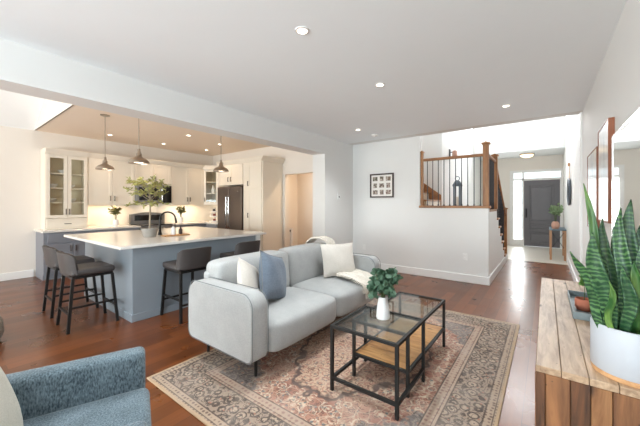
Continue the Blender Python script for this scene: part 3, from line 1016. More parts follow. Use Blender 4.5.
# tiered stand in the corner
ts = thing('tiered_stand', 'three-tier kitchen stand in the counter corner beside the fridge', 'stand', (-7.32, 4.86, .911))
st = MB().tube([(-7.32, 4.86, .915), (-7.32, 4.86, 1.30)], .007)
st.build('pole', M['black'], ts)
for z, r_ in ((.915, .15), (1.05, .135), (1.18, .115)):
    MB().lathe([(0, z), (r_, z), (r_ + .008, z + .025), (r_, z + .025), (r_ - .008, z + .01), (0, z + .01)], (-7.32, 4.86, 0), 24).build('tray', M['white_cer'], ts, smooth=True)
for k, (dx, dy, z, mt, nm, lb) in enumerate(((.06, -.06, 1.06, 'red', 'mug', 'dark red mug on the middle tier of the corner stand'), (-.05, -.06, 1.06, 'cream', 'mug', 'cream mug on the middle tier of the corner stand'),
                                             (.03, -.05, 1.19, 'frame_dk', 'mug', 'dark brown mug on the top tier of the corner stand'), (.07, -.07, .925, 'red', 'mug', 'dark red mug on the bottom tier of the corner stand'))):
    o = MB().lathe([(0, 0), (.036, 0), (.038, .075), (.033, .075), (.031, .008), (0, .008)], (-7.32 + dx, 4.86 + dy, z), 16).build(nm, M[mt], smooth=True)
    tag(o, lb, 'mug', 'mugs on the corner stand')

# ------------------------------------------------------------------ island
isl = thing('kitchen_island', 'large blue-grey island with a broad white quartz top', 'kitchen island', (-4.8, 2.4, 0))
IX0, IX1, IY0, IY1 = -5.62, -3.90, 1.48, 3.36
m = MB().box(IX0, IX1, IY0, IY1, 0, 0.875)
m.build('island_body', M['island'], isl, bevel=0.004)
MB().box(IX0 + .003, IX1 + .012, IY0 - .012, IY1, 0, .09, .003, 1).build('plinth', M['island'], isl)
MB().box(-6.12, -3.85, 1.335, 3.56, 0.877, 0.912, 0.004, 2).build('worktop', M['quartz'], isl)
MB().box(-3.99, -3.90, 3.38, 3.47, 0, .877, .004, 1).build('corner_post', M['trimw'], isl)


# stools: local frame faces +Y
def make_stool():
    rt = thing('bar_stool', 'x', 'stool')
    W, D, Z = .40, .42, .60

    def seat_fn(u, v):
        x = (u - .5)
        y = (v - .5)
        e = max(abs(x) * 2, abs(y) * 2)
        return x, y, e
    m = MB()
    m.box(-.215, .215, -.20, .215, Z, Z + .065, .028, 3)
    for v in m.bm.verts:
        if v.co.z > Z + .05:
            v.co.z += .02 * (abs(v.co.x) / .215) ** 2 - .004
    m.build('seat', M['stool'], rt, smooth=True, local=True)
    m = MB()
    N = 14

    def bk(u, v):
        a = (u - .5) * 2
        x = .225 * math.sin(a * 1.25) / math.sin(1.25)
        y = -.235 + .085 * (abs(a) ** 2.6)
        z = Z + .02 + v * (.245 - .045 * abs(a) ** 6)
        y -= .035 * v
        return Vector((x, y, z))
    th = .035
    vs_o = [[m.bm.verts.new(bk(i / N, j / 4)) for j in range(5)] for i in range(N + 1)]
    vs_i = []
    for i in range(N + 1):
        R = []
        a = (i / N - .5) * 2
        for j in range(5):
            p = bk(i / N, j / 4)
            R.append(m.bm.verts.new(p + Vector((-a * .028, .036 - .012 * abs(a), 0))))
        vs_i.append(R)
    for G in (vs_o, vs_i):
        for i in range(N):
            for j in range(4):
                m.bm.faces.new((G[i][j], G[i + 1][j], G[i + 1][j + 1], G[i][j + 1]))
    for i in range(N):
        m.bm.faces.new((vs_o[i][4], vs_o[i + 1][4], vs_i[i + 1][4], vs_i[i][4]))
        m.bm.faces.new((vs_o[i][0], vs_o[i + 1][0], vs_i[i + 1][0], vs_i[i][0]))
    for j in range(4):
        m.bm.faces.new((vs_o[0][j], vs_o[0][j + 1], vs_i[0][j + 1], vs_i[0][j]))
        m.bm.faces.new((vs_o[N][j], vs_o[N][j + 1], vs_i[N][j + 1], vs_i[N][j]))
    m.build('backrest', M['stool'], rt, smooth=True, local=True)
    MB().box(-.19, .19, -.19, .20, Z - .03, Z, .004, 1).build('seat_frame', M['black'], rt, local=True)
    tops = {(-1, -1): (-.18, -.18), (1, -1): (.18, -.18), (-1, 1): (-.18, .19), (1, 1): (.18, .19)}
    feet = {k: (v[0] + .025 * k[0], v[1] + .05 * k[1]) for k, v in tops.items()}
    for k in tops:
        MB().bar((*tops[k], Z - .02), (*feet[k], 0), .028).build('leg', M['black'], rt, local=True)

    def at(k, z):
        q = 1 - z / Z
        return (tops[k][0] + (feet[k][0] - tops[k][0]) * q, tops[k][1] + (feet[k][1] - tops[k][1]) * q, z)
    for a, b_, z in (((-1, 1), (1, 1), .20), ((-1, -1), (1, -1), .20), ((-1, -1), (-1, 1), .26), ((1, -1), (1, 1), .26)):
        MB().bar(at(a, z), at(b_, z), .02, .02).build('stretcher', M['black'], rt, local=True)
    return rt


s0 = make_stool()
for k, (x, y, rz, lb) in enumerate(((-4.31, 1.16, 0, 'low-backed grey-brown counter stool at the island end, the one nearer the armchair'),
                                    (-5.04, 1.17, 0, 'low-backed grey-brown counter stool at the island end, the one nearer the kitchen wall'),
                                    (-3.63, 2.01, PI / 2, 'low-backed counter stool on the long island side, its back to the sofa, fully in view'),
                                    (-3.63, 2.83, PI / 2, 'low-backed counter stool on the long island side half hidden behind the sofa'))):
    o = s0 if k == 0 else copy_tree(s0)
    o.location, o.rotation_euler = (x, y, 0), (0, 0, rz)
    tag(o, lb, 'stool', 'counter stools around the island')

# things on the island
ot = thing('olive_tree', 'small olive tree with sparse leaves in a grey pot on the island', 'tree', (-4.70, 2.02, .912))
MB().lathe([(0, 0), (.085, 0), (.115, .13), (.105, .13), (.095, .105), (0, .105)], (0, 0, 0), 28).build('pot', M['greypot'], ot, smooth=True, local=True)
MB().lathe([(0, .108), (.096, .108), (.096, .112), (0, .116)], (0, 0, 0), 20).build('soil', M['soil'], ot, local=True)
tr = MB().tube([(0, 0, .1), (.01, .0, .3), (-.005, .01, .52), (.0, 0, .72)], [.014, .012, .010, .007], 8)
lf = MB()
for k in range(24):
    a = k * 2.4
    z0_ = .46 + .26 * (k / 24)
    R_ = random.uniform(.16, .36)
    e = Vector((R_ * math.cos(a), R_ * math.sin(a), z0_ + random.uniform(-.02, .24)))
    if k < 5:
        e.z = random.uniform(.42, .52)
    p0 = Vector((0, 0, z0_))
    md = p0.lerp(e, .5) + Vector((0, 0, .04))
    tr.tube([p0, md, e], [.005, .004, .002], 5)
    for i in range(17):
        s_ = random.uniform(.35, 1.0)
        p = p0.lerp(md, s_ * 2) if s_ < .5 else md.lerp(e, s_ * 2 - 1)
        lf.leaf(p, (random.uniform(-1, 1), random.uniform(-1, 1), random.uniform(-.5, .7)), random.uniform(.05, .08), .022)
tr.build('trunk', M['bark'], ot, smooth=True, local=True)
lf.build('foliage', M['olive'], ot, local=True)

fc = thing('faucet', 'black gooseneck kitchen faucet on the island', 'faucet', (-4.88, 2.25, .912))
arc = [(0, 0, 0.02), (0, 0, .25)] + [(.0 + .11 * (1 - math.cos(a)) * .55, .11 * (1 - math.cos(a)) * .85, .25 + .11 * math.sin(a)) for a in [PI * k / 12 for k in range(1, 13)]]
ex, ey = arc[-1][0], arc[-1][1]
MB().lathe([(0, 0), (.032, 0), (.03, .012), (.022, .05), (0, .05)], (0, 0, 0), 18).tube([(0, 0, .03), (0, 0, .16)], .018, 12).tube(arc, .013, 10).build('spout', M['black'], fc, smooth=True, local=True)
MB().tube([(ex, ey, .26), (ex + .01, ey + .01, .18)], [.016, .019], 10).build('spray_head', M['black'], fc, smooth=True, local=True)
MB().tube([(.015, -.015, .09), (.07, -.05, .10)], .006, 8).build('handle', M['black'], fc, smooth=True, local=True)
tag(MB().box(-4.66, -4.50, 2.16, 2.54, .912, .93, .006).build('cutting_board', M['board']), 'light wooden board lying on the island beside the faucet', 'cutting board')
sb = thing('soap_bottle', 'white soap bottle with a pump standing on the wooden board', 'soap bottle', (-4.58, 2.31, .93))
MB().lathe([(0, 0), (.032, 0), (.034, .02), (.034, .09), (.014, .115), (.012, .125), (0, .125)], (0, 0, 0), 18).build('bottle', M['white_cer'], sb, smooth=True, local=True)
MB().tube([(0, 0, .12), (0, 0, .16), (.03, .02, .16)], .006, 8).build('pump', M['chrome'], sb, smooth=True, local=True)
o = MB().lathe([(0, 0), (.026, 0), (.028, .07), (.012, .09), (.012, .12), (0, .12)], (-4.585, 2.43, .93), 16).build('bottle', M['frame_dk'], smooth=True)
tag(o, 'small dark brown bottle on the wooden board beside the soap bottle', 'bottle')


# pendants
def pendant_proto():
    rt = thing('pendant_lamp', 'x', 'pendant lamp')
    # origin at the dome rim level
    H = .87
    MB().lathe([(0, H), (.065, H), (.065, H - .012), (.02, H - .025), (0, H - .025)], (0, 0, 0), 20).build('canopy', M['nickel'], rt, smooth=True, local=True)
    MB().tube([(0, 0, .2), (0, 0, H - .02)], .006, 8).build('rod', M['nickel'], rt, smooth=True, local=True)
    MB().lathe([(.128, 0), (.127, .016), (.114, .042), (.088, .064), (.054, .08), (.035, .098), (.032, .135), (.02, .15), (.018, .2), (0, .205),
                (0, .2), (.014, .2), (.014, .148), (.028, .13), (.03, .094), (.05, .075), (.084, .059), (.11, .038), (.123, .014), (.125, 0)], (0, 0, 0), 28, True).build('lamp_shade', M['nickel'], rt, smooth=True, local=True)
    MB().tube([(.034, 0, .12), (.052, 0, .135), (.045, 0, .155)], .007, 8).build('knob', M['nickel'], rt, smooth=True, local=True)
    MB().lathe([(0, .012), (.05, .014), (.085, .02), (.085, .026), (0, .05)], (0, 0, 0), 20).build('bulb', M['bulb'], rt, smooth=True, local=True)
    return rt


p0 = pendant_proto()
for k, (x, y, z, lb) in enumerate(((-5.62, 1.74, 1.95, 'nickel dome pendant on a thin rod, in front of the glass hutch'),
                                   (-4.42, 1.76, 1.95, 'nickel dome pendant on a thin rod, in front of the doors beside the microwave'),
                                   (-4.42, 3.05, 1.95, 'nickel dome pendant on a thin rod, in front of the fridge corner'))):
    o = p0 if k == 0 else copy_tree(p0)
    o.location = (x, y, z + (0 if k else .0))
    tag(o, lb, 'pendant lamp', 'nickel pendants over the island')
    l = bpy.data.lights.new('pendant_glow', 'SPOT')
    l.energy, l.color, l.shadow_soft_size, l.spot_size, l.spot_blend = 3.5, (1, .80, .60), .06, 2.6, .6
    lo = bpy.data.objects.new('pendant_glow', l)
    lo.location = (x, y, z - .01)
    COL.objects.link(lo)


# recessed downlights
def downlight(x, y, z, lb, grp, power, color, cone=1.9, first=[None]):
    if first[0] is None:
        rt = thing('downlight', lb, 'ceiling lamp', (x, y, z), 0, grp)
        MB().lathe([(.037, 0), (.056, 0), (.056, -.006), (.039, -.008)], (0, 0, 0), 24, True).build('rim', M['trimw'], rt, smooth=True, local=True)
        MB().lathe([(0, -.002), (.038, -.002), (.038, -.004), (0, -.004)], (0, 0, 0), 20).build('diffuser', M['led'], rt, local=True)
        first[0] = rt
    else:
        rt = copy_tree(first[0])
        rt.location = (x, y, z)
        tag(rt, lb, 'ceiling lamp', grp)
    l = bpy.data.lights.new('ceiling_spot', 'SPOT')
    l.energy, l.color, l.shadow_soft_size, l.spot_size, l.spot_blend = power, color, .05, cone, 1.0
    lo = bpy.data.objects.new('ceiling_spot', l)
    lo.location = (x, y, z - .02)
    COL.objects.link(lo)


WARM, NEUT = (1, .74, .50), (.93, .98, 1)
for x, y, lb in ((-1.49, 1.745, 'recessed downlight high over the sofa, the largest in view'), (-1.475, 3.06, 'recessed downlight over the far end of the coffee table'),
                 (-2.685, 4.68, 'recessed downlight near the wall with the photo frame'), (-.431, 4.74, 'recessed downlight near the stair opening')):
    downlight(x, y, ZC, lb, 'living room downlights', 85, NEUT)
# extra beams without fixtures, added to brighten the living room
for x, y in ((-2.7, 1.0), (-.45, .5), (-1.5, -1.0), (-2.7, -1.9), (-.45, -1.9)):
    l = bpy.data.lights.new('ceiling_spot', 'SPOT')
    l.energy, l.color, l.shadow_soft_size, l.spot_size, l.spot_blend = 85, NEUT, .05, 1.9, 1.0
    lo = bpy.data.objects.new('ceiling_spot', l)
    lo.location = (x, y, ZC - .02)
    COL.objects.link(lo)
for px_x, px_y, lb in ((-7.13, 2.295, 'kitchen downlight between the first two pendants'), (-7.17, 3.39, 'kitchen downlight above the microwave'), (-5.89, 3.29, 'kitchen downlight over the island, closest to the beam'),
                       (-7.10, 4.455, 'kitchen downlight near the corner glass cabinet'), (-6.17, 4.22, 'kitchen downlight in front of the fridge')):
    downlight(px_x, px_y, ZK, lb, 'kitchen downlights', 17, WARM)
downlight(-4.1, 6.0, ZK, 'downlight in the hall behind the kitchen doorway', 'hall downlights', 110, WARM, 3.0)
# under-cabinet lamps
area('under_cabinet_lamp', (-7.66, 2.47, 1.372), (0, 0, 0), .08, .8, 3.0, (1, .80, .58))
area('under_cabinet_lamp', (-7.66, 4.2, 1.372), (0, 0, 0), .08, .85, 3.6, (1, .80, .58))
area('hood_lamp', (-7.66, 3.32, 1.415), (0, 0, 0), .1, .3, 1.2, (1, .80, .58))

# hall beyond the doorway: an inner door and gate posts
d2 = thing('door_2', None, None, (-4.1, 7.18, 0))
d2['kind'] = 'structure'
MB().box(-4.55, -4.47, 7.16, 7.2, 0, 2.12).box(-3.64, -3.56, 7.16, 7.2, 0, 2.12).box(-4.55, -3.56, 7.16, 7.2, 2.04, 2.12).build('door_frame', M['trimw'], d2)
MB().box(-4.47, -3.64, 7.17, 7.198, 0.01, 2.04).build('door_leaf', M['cab'], d2)
MB(Matrix.Translation((-4.39, 7.17, 1.0)) @ Matrix.Rotation(PI / 2, 4, 'X')).lathe([(0, 0), (.012, 0), (.012, .03), (.028, .04), (.028, .06), (0, .065)], (0, 0, 0), 16).build('knob', M['black'], d2, smooth=True)
for x, lb in ((-4.895, 'white gate post with a dark latch by the pantry side of the kitchen doorway'), (-3.835, 'white gate post by the beam pier of the kitchen doorway')):
    gt = thing('gate_post', lb, 'gate post', (x, 5.33, 0), 0, 'gate posts in the kitchen doorway')
    MB().box(x - .028, x + .028, 5.30, 5.36, 0, .80, .004).box(x - .034, x + .034, 5.294, 5.366, .80, .815, .003, 1).build('post', M['trimw'], gt)
    MB().box(x - .014, x + .014, 5.285, 5.30, .735, .78, .003, 1).build('latch', M['black'], gt)

# ------------------------------------------------------------------ rug
rug_o = MB().box(-RX, RX, -RY, RY, 0, .012, .004, 1).build('rug', M['rug'], local=True)
rug_o.location = (-1.395, 2.60, 0.0)
tag(rug_o, 'faded patterned area rug in rust and beige under the sofa and coffee table', 'rug')
RUGZ = .012

# ------------------------------------------------------------------ sofa (faces +X)
SX0, SX1, SY0, SY1 = -2.64, -1.73, 1.455, 3.60
sf = thing('sofa', 'pale grey two-seat sofa with rounded arms and thin black legs', 'sofa', ((SX0 + SX1) / 2, (SY0 + SY1) / 2, RUGZ))


def arm(y0, y1):
    m = MB()
    # rounded outline in XZ, extruded through the arm thickness with a soft belly
    x0, x1, z0, z1 = SX0 + .03, SX1 - .0, .20, .715

    def outline(n=40):
        pts = []
        rads = ((x1, z1, .115), (x0, z1, .13), (x0, z0, .07), (x1, z0, .055))
        dirs = ((1, 1, 0), (-1, 1, 90), (-1, -1, 180), (1, -1, 270))
        for (cx_, cz_, r_), (sx_, sz_, a0) in zip(rads, dirs):
            for k in range(9):
                a = math.radians(a0 + 90 * k / 8)
                pts.append((cx_ - sx_ * r_ + r_ * math.cos(a), cz_ - sz_ * r_ + r_ * math.sin(a)))
        return pts
    P = outline()
    cxm, czm = (x0 + x1) / 2, (z0 + z1) / 2
    lv = ((0.0, .94), (0.0, .975), (.10, 1.0), (.5, 1.0), (.9, 1.0), (1.0, .975), (1.0, .94))
    rings = []
    for f, s_ in lv:
        y = y0 + (y1 - y0) * f
        ins = (1 - s_) * .35
        rings.append([m.bm.verts.new((x + (cxm - x) / max(abs(cxm - x), .1) * ins if abs(cxm - x) > 1e-6 else x, y, z + (czm - z) / max(abs(czm - z), .1) * ins if abs(czm - z) > 1e-6 else z)) for x, z in P])
    n = len(P)
    for A, B in zip(rings, rings[1:]):
        for i in range(n):
            j = (i + 1) % n
            m.bm.faces.new((A[i], A[j], B[j], B[i]))
    m.bm.faces.new(rings[0])
    m.bm.faces.new(rings[-1][::-1])
    o = m.build('armrest', M['sofa'], sf, smooth=True)
    for y in (y0 + .004, y1 - .004):
        pp_ = [(x + (.004 if x > cxm else -.004), y, z + (.0 if z < czm else .003)) for x, z in P]
        MB().tube(pp_ + [pp_[0]], (.0032), 5, False).build('piping', M['pipe'], o, smooth=True)
    return o


arm(SY0, SY0 + .165)
arm(SY1 - .165, SY1)
ys = (SY0 + .165, 2.56, SY1 - .165)


def soft_box(x0, x1, y0, y1, z0, z1, r, crown=0.0, tilt=0.0, front=0.0):
    m = MB()
    m.box(x0, x1, y0, y1, z0, z1)
    bmesh.ops.subdivide_edges(m.bm, edges=m.bm.edges[:], cuts=5, use_grid_fill=True)
    for v in m.bm.verts:
        p = v.co
        u, q, s_ = (p.x - x0) / (x1 - x0) * 2 - 1, (p.y - y0) / (y1 - y0) * 2 - 1, (p.z - z0) / (z1 - z0) * 2 - 1
        c_ = Vector((min(max(p.x, x0 + r), x1 - r), min(max(p.y, y0 + r), y1 - r), min(max(p.z, z0 + r), z1 - r)))
        d_ = p - c_
        if d_.length > 1e-6:
            k = max(abs(d_.x), abs(d_.y), abs(d_.z))
            v.co = c_ + d_.normalized() * k
        if crown and s_ > 0:
            v.co.z += crown * s_ * (1 - u * u) * (1 - q ** 4)
        if front and u > 0:
            v.co.x += front * u * (1 - q ** 4) * (1 - s_ * s_)
        v.co.x -= tilt * (p.z - z0)
    return m


for a, b_ in zip(ys, ys[1:]):
    soft_box(-2.42, SX1 + .055, a + .001, b_ - .001, .20, .475, .05, .015, 0, .01).build('seat_cushion', M['sofa'], sf, smooth=True, subsurf=1)
    o = soft_box(-2.60, -2.33, a + .001, b_ - .001, .40, .865, .045, .0, .08, .02).build('back_cushion', M['sofa'], sf, smooth=True, subsurf=1)
MB().box(SX0 + .02, SX0 + .12, SY0 + .15, SY1 - .15, .20, .76, .03, 3).build('back_frame', M['sofa'], sf, smooth=True)
MB().box(SX0 + .13, SX1 - .1, SY0 + .15, SY1 - .15, .20, .25).build('frame', M['sofa'], sf)
for x in (SX0 + .10, SX1 - .14):
    for y in (SY0 + .16, SY1 - .16):
        MB().lathe([(0, RUGZ), (.013, RUGZ), (.016, .215), (0, .215)], (x, y, 0), 12).build('leg', M['leg'], sf, smooth=True)


# pillows
def pillow(name, label, mat, loc, rot, w_, h_, t_, pipe=None):
    rt = thing(name, label, 'pillow', loc)
    rt.rotation_euler = rot
    m = MB()
    n = 16

    def sh(u, v, sgn):
        a, b2 = u * 2 - 1, v * 2 - 1
        k = max(0.0, (1 - abs(a) ** 2.6)) ** .55 * max(0.0, (1 - abs(b2) ** 2.6)) ** .55
        pin = 1 - .07 * (1 - abs(a) ** 2) * abs(b2) ** 3
        pin2 = 1 - .07 * (1 - abs(b2) ** 2) * abs(a) ** 3
        wr = .006 * math.sin(a * 5 + b2 * 3) * k
        return Vector((a * w_ / 2 * pin2, sgn * (t_ / 2 * k + wr * sgn), b2 * h_ / 2 * pin))
    A = m.grid(lambda u, v: sh(u, v, 1), n, n)
    B = m.grid(lambda u, v: sh(u, v, -1), n, n)
    bmesh.ops.remove_doubles(m.bm, verts=m.bm.verts, dist=.0008)
    m.build('cushion', mat, rt, smooth=True, local=True)
    if pipe:
        pts = []
        for k in range(40):
            s_ = k / 40 * 4
            i, f = int(s_), s_ - int(s_)
            u, v = ((f, 0), (1, f), (1 - f, 1), (0, 1 - f))[i]
            pts.append(sh(u, v, 1))
        MB().tube(pts + [pts[0]], .004, 5, False).build('piping', pipe, rt, smooth=True, local=True)
    return rt


# ------------------------------------------------------------------ pillows and throw on the sofa
pillow('throw_pillow', 'square cream pillow tucked against the near sofa arm behind the blue pillow', M['cream'], (-2.17, 1.80, .665), (math.radians(-16), math.radians(24), math.radians(118)), .43, .42, .15)
pillow('throw_pillow', 'dusty blue square pillow standing on edge near the near sofa arm', M['blue'], (-2.09, 2.02, .70), (math.radians(-14), math.radians(18), math.radians(106)), .44, .44, .17, M['pipe'])
pillow('throw_pillow', 'large cream square pillow leaning on the sofa back beside the far arm', M['cream'], (-2.10, 3.17, .695), (math.radians(-17), 0, math.radians(58)), .46, .42, .15)

P = [Vector(q) for q in ((-2.70, 3.34, .70), (-2.69, 3.34, .84), (-2.62, 3.34, .90), (-2.48, 3.35, .92), (-2.36, 3.34, .88), (-2.31, 3.32, .72), (-2.24, 3.30, .56), (-2.10, 3.26, .525), (-1.95, 3.22, .525), (-1.80, 3.20, .51), (-1.69, 3.21, .45), (-1.675, 3.22, .36))]
Wd = [.18, .18, .18, .18, .19, .22, .28, .36, .42, .42, .38, .34]
th_mat = fabric('white_woven_throw', (196, 189, 177), (224, 217, 206), 90, .6)
thr = thing('throw_blanket', 'white woven throw draped over the sofa back and down beside the far arm', 'blanket', (-2.0, 3.2, .5))
m = MB()


def thr_fn(u, v):
    s_ = u * (len(P) - 1)
    i = min(int(s_), len(P) - 2)
    f = s_ - i
    p = P[i].lerp(P[i + 1], f)
    wdt = Wd[i] + (Wd[i + 1] - Wd[i]) * f
    tan = (P[min(i + 1, len(P) - 1)] - P[i]).normalized()
    up = Vector((0, 1, 0)).cross(tan)
    up = -up if (up.z < 0 or (abs(up.z) < .2 and up.x < 0 and i > 3)) else up
    k = .014 * math.sin(v * 17 + u * 5) + .010 * math.sin(v * 31 - u * 9)
    off = (v - .5) * wdt
    yy = min(p.y + off, SY1 - .172)
    return Vector((p.x, yy, p.z)) + up * (abs(k) + .01)


m.grid(thr_fn, 50, 26)
m.build('cloth', th_mat, thr, smooth=True, solid=.012)
fm = MB()
for k in range(26):
    q = thr_fn(1.0, k / 25)
    fm.tube([q, q + Vector((.004, random.uniform(-.008, .008), -.03)), q + Vector((.002, random.uniform(-.012, .012), -.06))], [.004, .004, .002], 5)
    e = thr_fn(.62 + .35 * k / 25, 0)
    fm.tube([e, e + Vector((random.uniform(-.008, .008), -.03, -.004)), e + Vector((random.uniform(-.01, .01), -.055, -.008))], [.004, .004, .002], 5)
fm.build('fringe', th_mat, thr)

# ------------------------------------------------------------------ nesting coffee tables
def nest_table(name, label, x0, x1, y0, y1, h, shelf):
    rt = thing(name, label, 'coffee table', ((x0 + x1) / 2, (y0 + y1) / 2, RUGZ), 0, 'nesting coffee tables')
    b_ = .022
    for x in (x0 + b_ / 2, x1 - b_ / 2):
        for y in (y0 + b_ / 2, y1 - b_ / 2):
            MB().bar((x, y, RUGZ), (x, y, h), b_).build('leg', M['black'], rt)
    for z, nm in ((h - b_ / 2, 'top_frame'), (.105 if not shelf else .19, 'lower_frame')):
        f = MB()
        e = b_ if nm == 'top_frame' else b_
        f.bar((x0 + b_ / 2, y0 + b_ / 2, z), (x1 - b_ / 2, y0 + b_ / 2, z), b_ * .96)
        f.bar((x0 + b_ / 2, y0 + b_ / 2, z), (x0 + b_ / 2, y1 - b_ / 2, z), b_ * .96)
        f.bar((x1 - b_ / 2, y0 + b_ / 2, z), (x1 - b_ / 2, y1 - b_ / 2, z), b_ * .96)
        if shelf or nm == 'top_frame':
            f.bar((x0 + b_ / 2, y1 - b_ / 2, z), (x1 - b_ / 2, y1 - b_ / 2, z), b_ * .96)
        f.build(nm, M['black'], rt)
    MB().box(x0 + b_, x1 - b_, y0 + b_, y1 - b_, h - .012, h - .004).build('glass_top', M['tglass'], rt)
    if shelf:
        wdt = (x1 - x0 - 2 * b_)
        s_ = MB()
        n = 5
        L = (y1 - y0 - 2 * b_)
        for k in range(n):
            s_.box(x0 + b_, x1 - b_, y0 + b_ + L * k / n + .0012, y0 + b_ + L * (k + 1) / n - .0012, .185, .203, .001, 1)
        s_.build('shelf', M['shelfwood'], rt)
    return rt


nest_table('coffee_table', 'black metal table with a glass top and no shelf holding the white vase', -1.285, -.755, 1.825, 2.365, .50, False)
nest_table('coffee_table', 'longer black glass-topped table with a honey wood lower shelf, pushed partly under its mate', -1.25, -.782, 2.085, 3.06, .468, True)
bush('vase_of_eucalyptus', 'white ceramic vase of round-leaved green stems on the glass coffee table', 'vase', (-1.03, 2.19, .497),
     [(0, 0), (.05, 0), (.054, .012), (.046, .09), (.036, .15), (.037, .17), (.031, .17), (.03, .14), (0, .04)], M['white_cer'], .22, .135, 620, .05, .044, M['euc'], stems=24, zmin=.0)

# ------------------------------------------------------------------ armchair at the near corner
AC = Vector((-1.79, .745, 0))             # outer front corner of the visible arm
fx = Vector((.37, .93, 0)).normalized()  # facing direction
ac = thing('armchair', 'blue-grey tweed armchair with a straight square arm seen over its shoulder', 'armchair', AC)
ac.rotation_euler = (0, 0, math.atan2(fx.y, fx.x) - PI / 2)
# local: +Y is forward, +X towards the other arm; origin at the outer front corner of the visible arm
for x0, x1 in ((0, .115), (.66, .775)):
    m = MB().box(x0, x1, -.80, 0, .12, .62, .03, 3)
    m.build('armrest', M['chair'], ac, smooth=True, local=True)
MB().box(.118, .657, -.70, .018, .24, .452, .035, 3).build('seat_cushion', M['chair'], ac, smooth=True, local=True)
MB().box(.02, .755, -.74, -.01, .12, .24, .01, 2).build('seat_base', M['chair'], ac, local=True)
m = MB().box(.03, .745, -.90, -.72, .2, .86, .04, 3)
for v in m.bm.verts:
    v.co.y -= .12 * (v.co.z - .2)
m.build('backrest', M['chair'], ac, smooth=True, local=True)
for x in (.06, .715):
    for y in (-.06, -.82):
        MB().lathe([(0, 0), (.014, 0), (.02, .125), (0, .125)], (x, y, 0), 12).build('leg', M['leg'], ac, smooth=True, local=True)
pl = pillow('throw_pillow', 'plain beige pillow leaning in the blue-grey armchair', M['beige'], (0, 0, 0), (0, 0, 0), .50, .48, .17)
Tm = Matrix.Translation(AC) @ Matrix.Rotation(ac.rotation_euler.z, 4, 'Z') @ Matrix.Translation((.355, -.545, .585)) @ Euler((math.radians(14), 0, 0)).to_matrix().to_4x4()
pl.location = Tm.to_translation()
pl.rotation_euler = Tm.to_euler()

# woven pouf at the frame edge
pf = MB().lathe([(0, 0), (.27, 0), (.30, .02), (.325, .09), (.315, .2), (.27, .30), (.18, .345), (0, .355)], (-4.53, .18, 0), 36).build('pouf', fabric('woven_jute', (120, 106, 92), (178, 164, 146), 90, .8), smooth=True)
tag(pf, 'woven beige floor pouf on the hardwood near the dining end', 'pouf')

# ------------------------------------------------------------------ media console with planter
CX0, CX1, CY0, CY1, CZ = -.037, XR - .008, 1.655, 3.64, .68
mc = thing('media_console', 'low reclaimed wood console with a pale plank top and brown plank end', 'console', ((CX0 + CX1) / 2, (CY0 + CY1) / 2, 0))
n = 5
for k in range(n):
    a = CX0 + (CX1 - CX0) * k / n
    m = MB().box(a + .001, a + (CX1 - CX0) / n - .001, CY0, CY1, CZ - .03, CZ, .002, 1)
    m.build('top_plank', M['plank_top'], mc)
e = [0, .035, .12, .185, .25, .36, CX1 - CX0]
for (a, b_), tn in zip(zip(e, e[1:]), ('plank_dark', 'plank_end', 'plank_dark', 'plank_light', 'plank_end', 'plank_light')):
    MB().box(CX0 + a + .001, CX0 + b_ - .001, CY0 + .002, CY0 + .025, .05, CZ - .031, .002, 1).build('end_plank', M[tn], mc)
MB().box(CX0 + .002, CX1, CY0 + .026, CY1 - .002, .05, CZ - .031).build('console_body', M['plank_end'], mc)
for k in range(3):
    y0_ = CY0 + .06 + k * .63
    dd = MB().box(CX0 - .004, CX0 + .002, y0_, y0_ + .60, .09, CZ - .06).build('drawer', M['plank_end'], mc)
for y in (CY0 + .03, 2.5, CY1 - .05):
    MB().box(CX0 - .022, CX0 + .04, y, y + .05, 0, .055, .006).build('foot', M['frame_dk'], mc)

PC = Vector((.285, 1.80, CZ))
sp = thing('snake_plant', 'tall snake plant in a white round planter on the console', 'plant', PC)
MB().lathe([(0, 0), (.122, 0), (.124, .004), (.124, .02), (0, .02)], (0, 0, 0), 40).build('planter_base', M['board'], sp, smooth=True, local=True)
MB().lathe([(0, .02), (.124, .02), (.127, .024), (.127, .205), (.124, .21), (.117, .21), (.115, .17), (0, .17)], (0, 0, 0), 48).build('planter', M['whitepot'], sp, smooth=True, local=True)
MB().lathe([(0, .172), (.115, .172), (.115, .178), (0, .184)], (0, 0, 0), 28).build('soil', M['soil'], sp, local=True)


def blade(base_, tip, wmax, face, mat='snake', bow=.03):
    m = MB()
    b0, t0 = Vector(base_), Vector(tip)
    ax_ = (t0 - b0).normalized()
    f = Vector(face).normalized()
    side = ax_.cross(f).normalized()
    f = side.cross(ax_).normalized()
    nL = 18

    def fn(u, v):
        s_ = v
        if s_ < .55:
            wv = .9 * wmax * (.55 + .45 * math.sin(s_ / .55 * PI / 2))
        else:
            wv = .9 * wmax * max(0.02, 1 - ((s_ - .55) / .45) ** 2.1)
        a = u * 2 - 1
        p = b0.lerp(t0, s_) + f * (bow * math.sin(s_ * PI)) + side * (.010 * math.sin(s_ * 7 + wmax * 90))
        return p + side * (a * wv / 2) - f * (wv * .22 * (1 - a * a)) + f * .004 * math.sin(s_ * 22) * a
    m.grid(fn, 7, nL)
    return m.build('leaf', M[mat], sp, smooth=True, local=True, solid=.004)


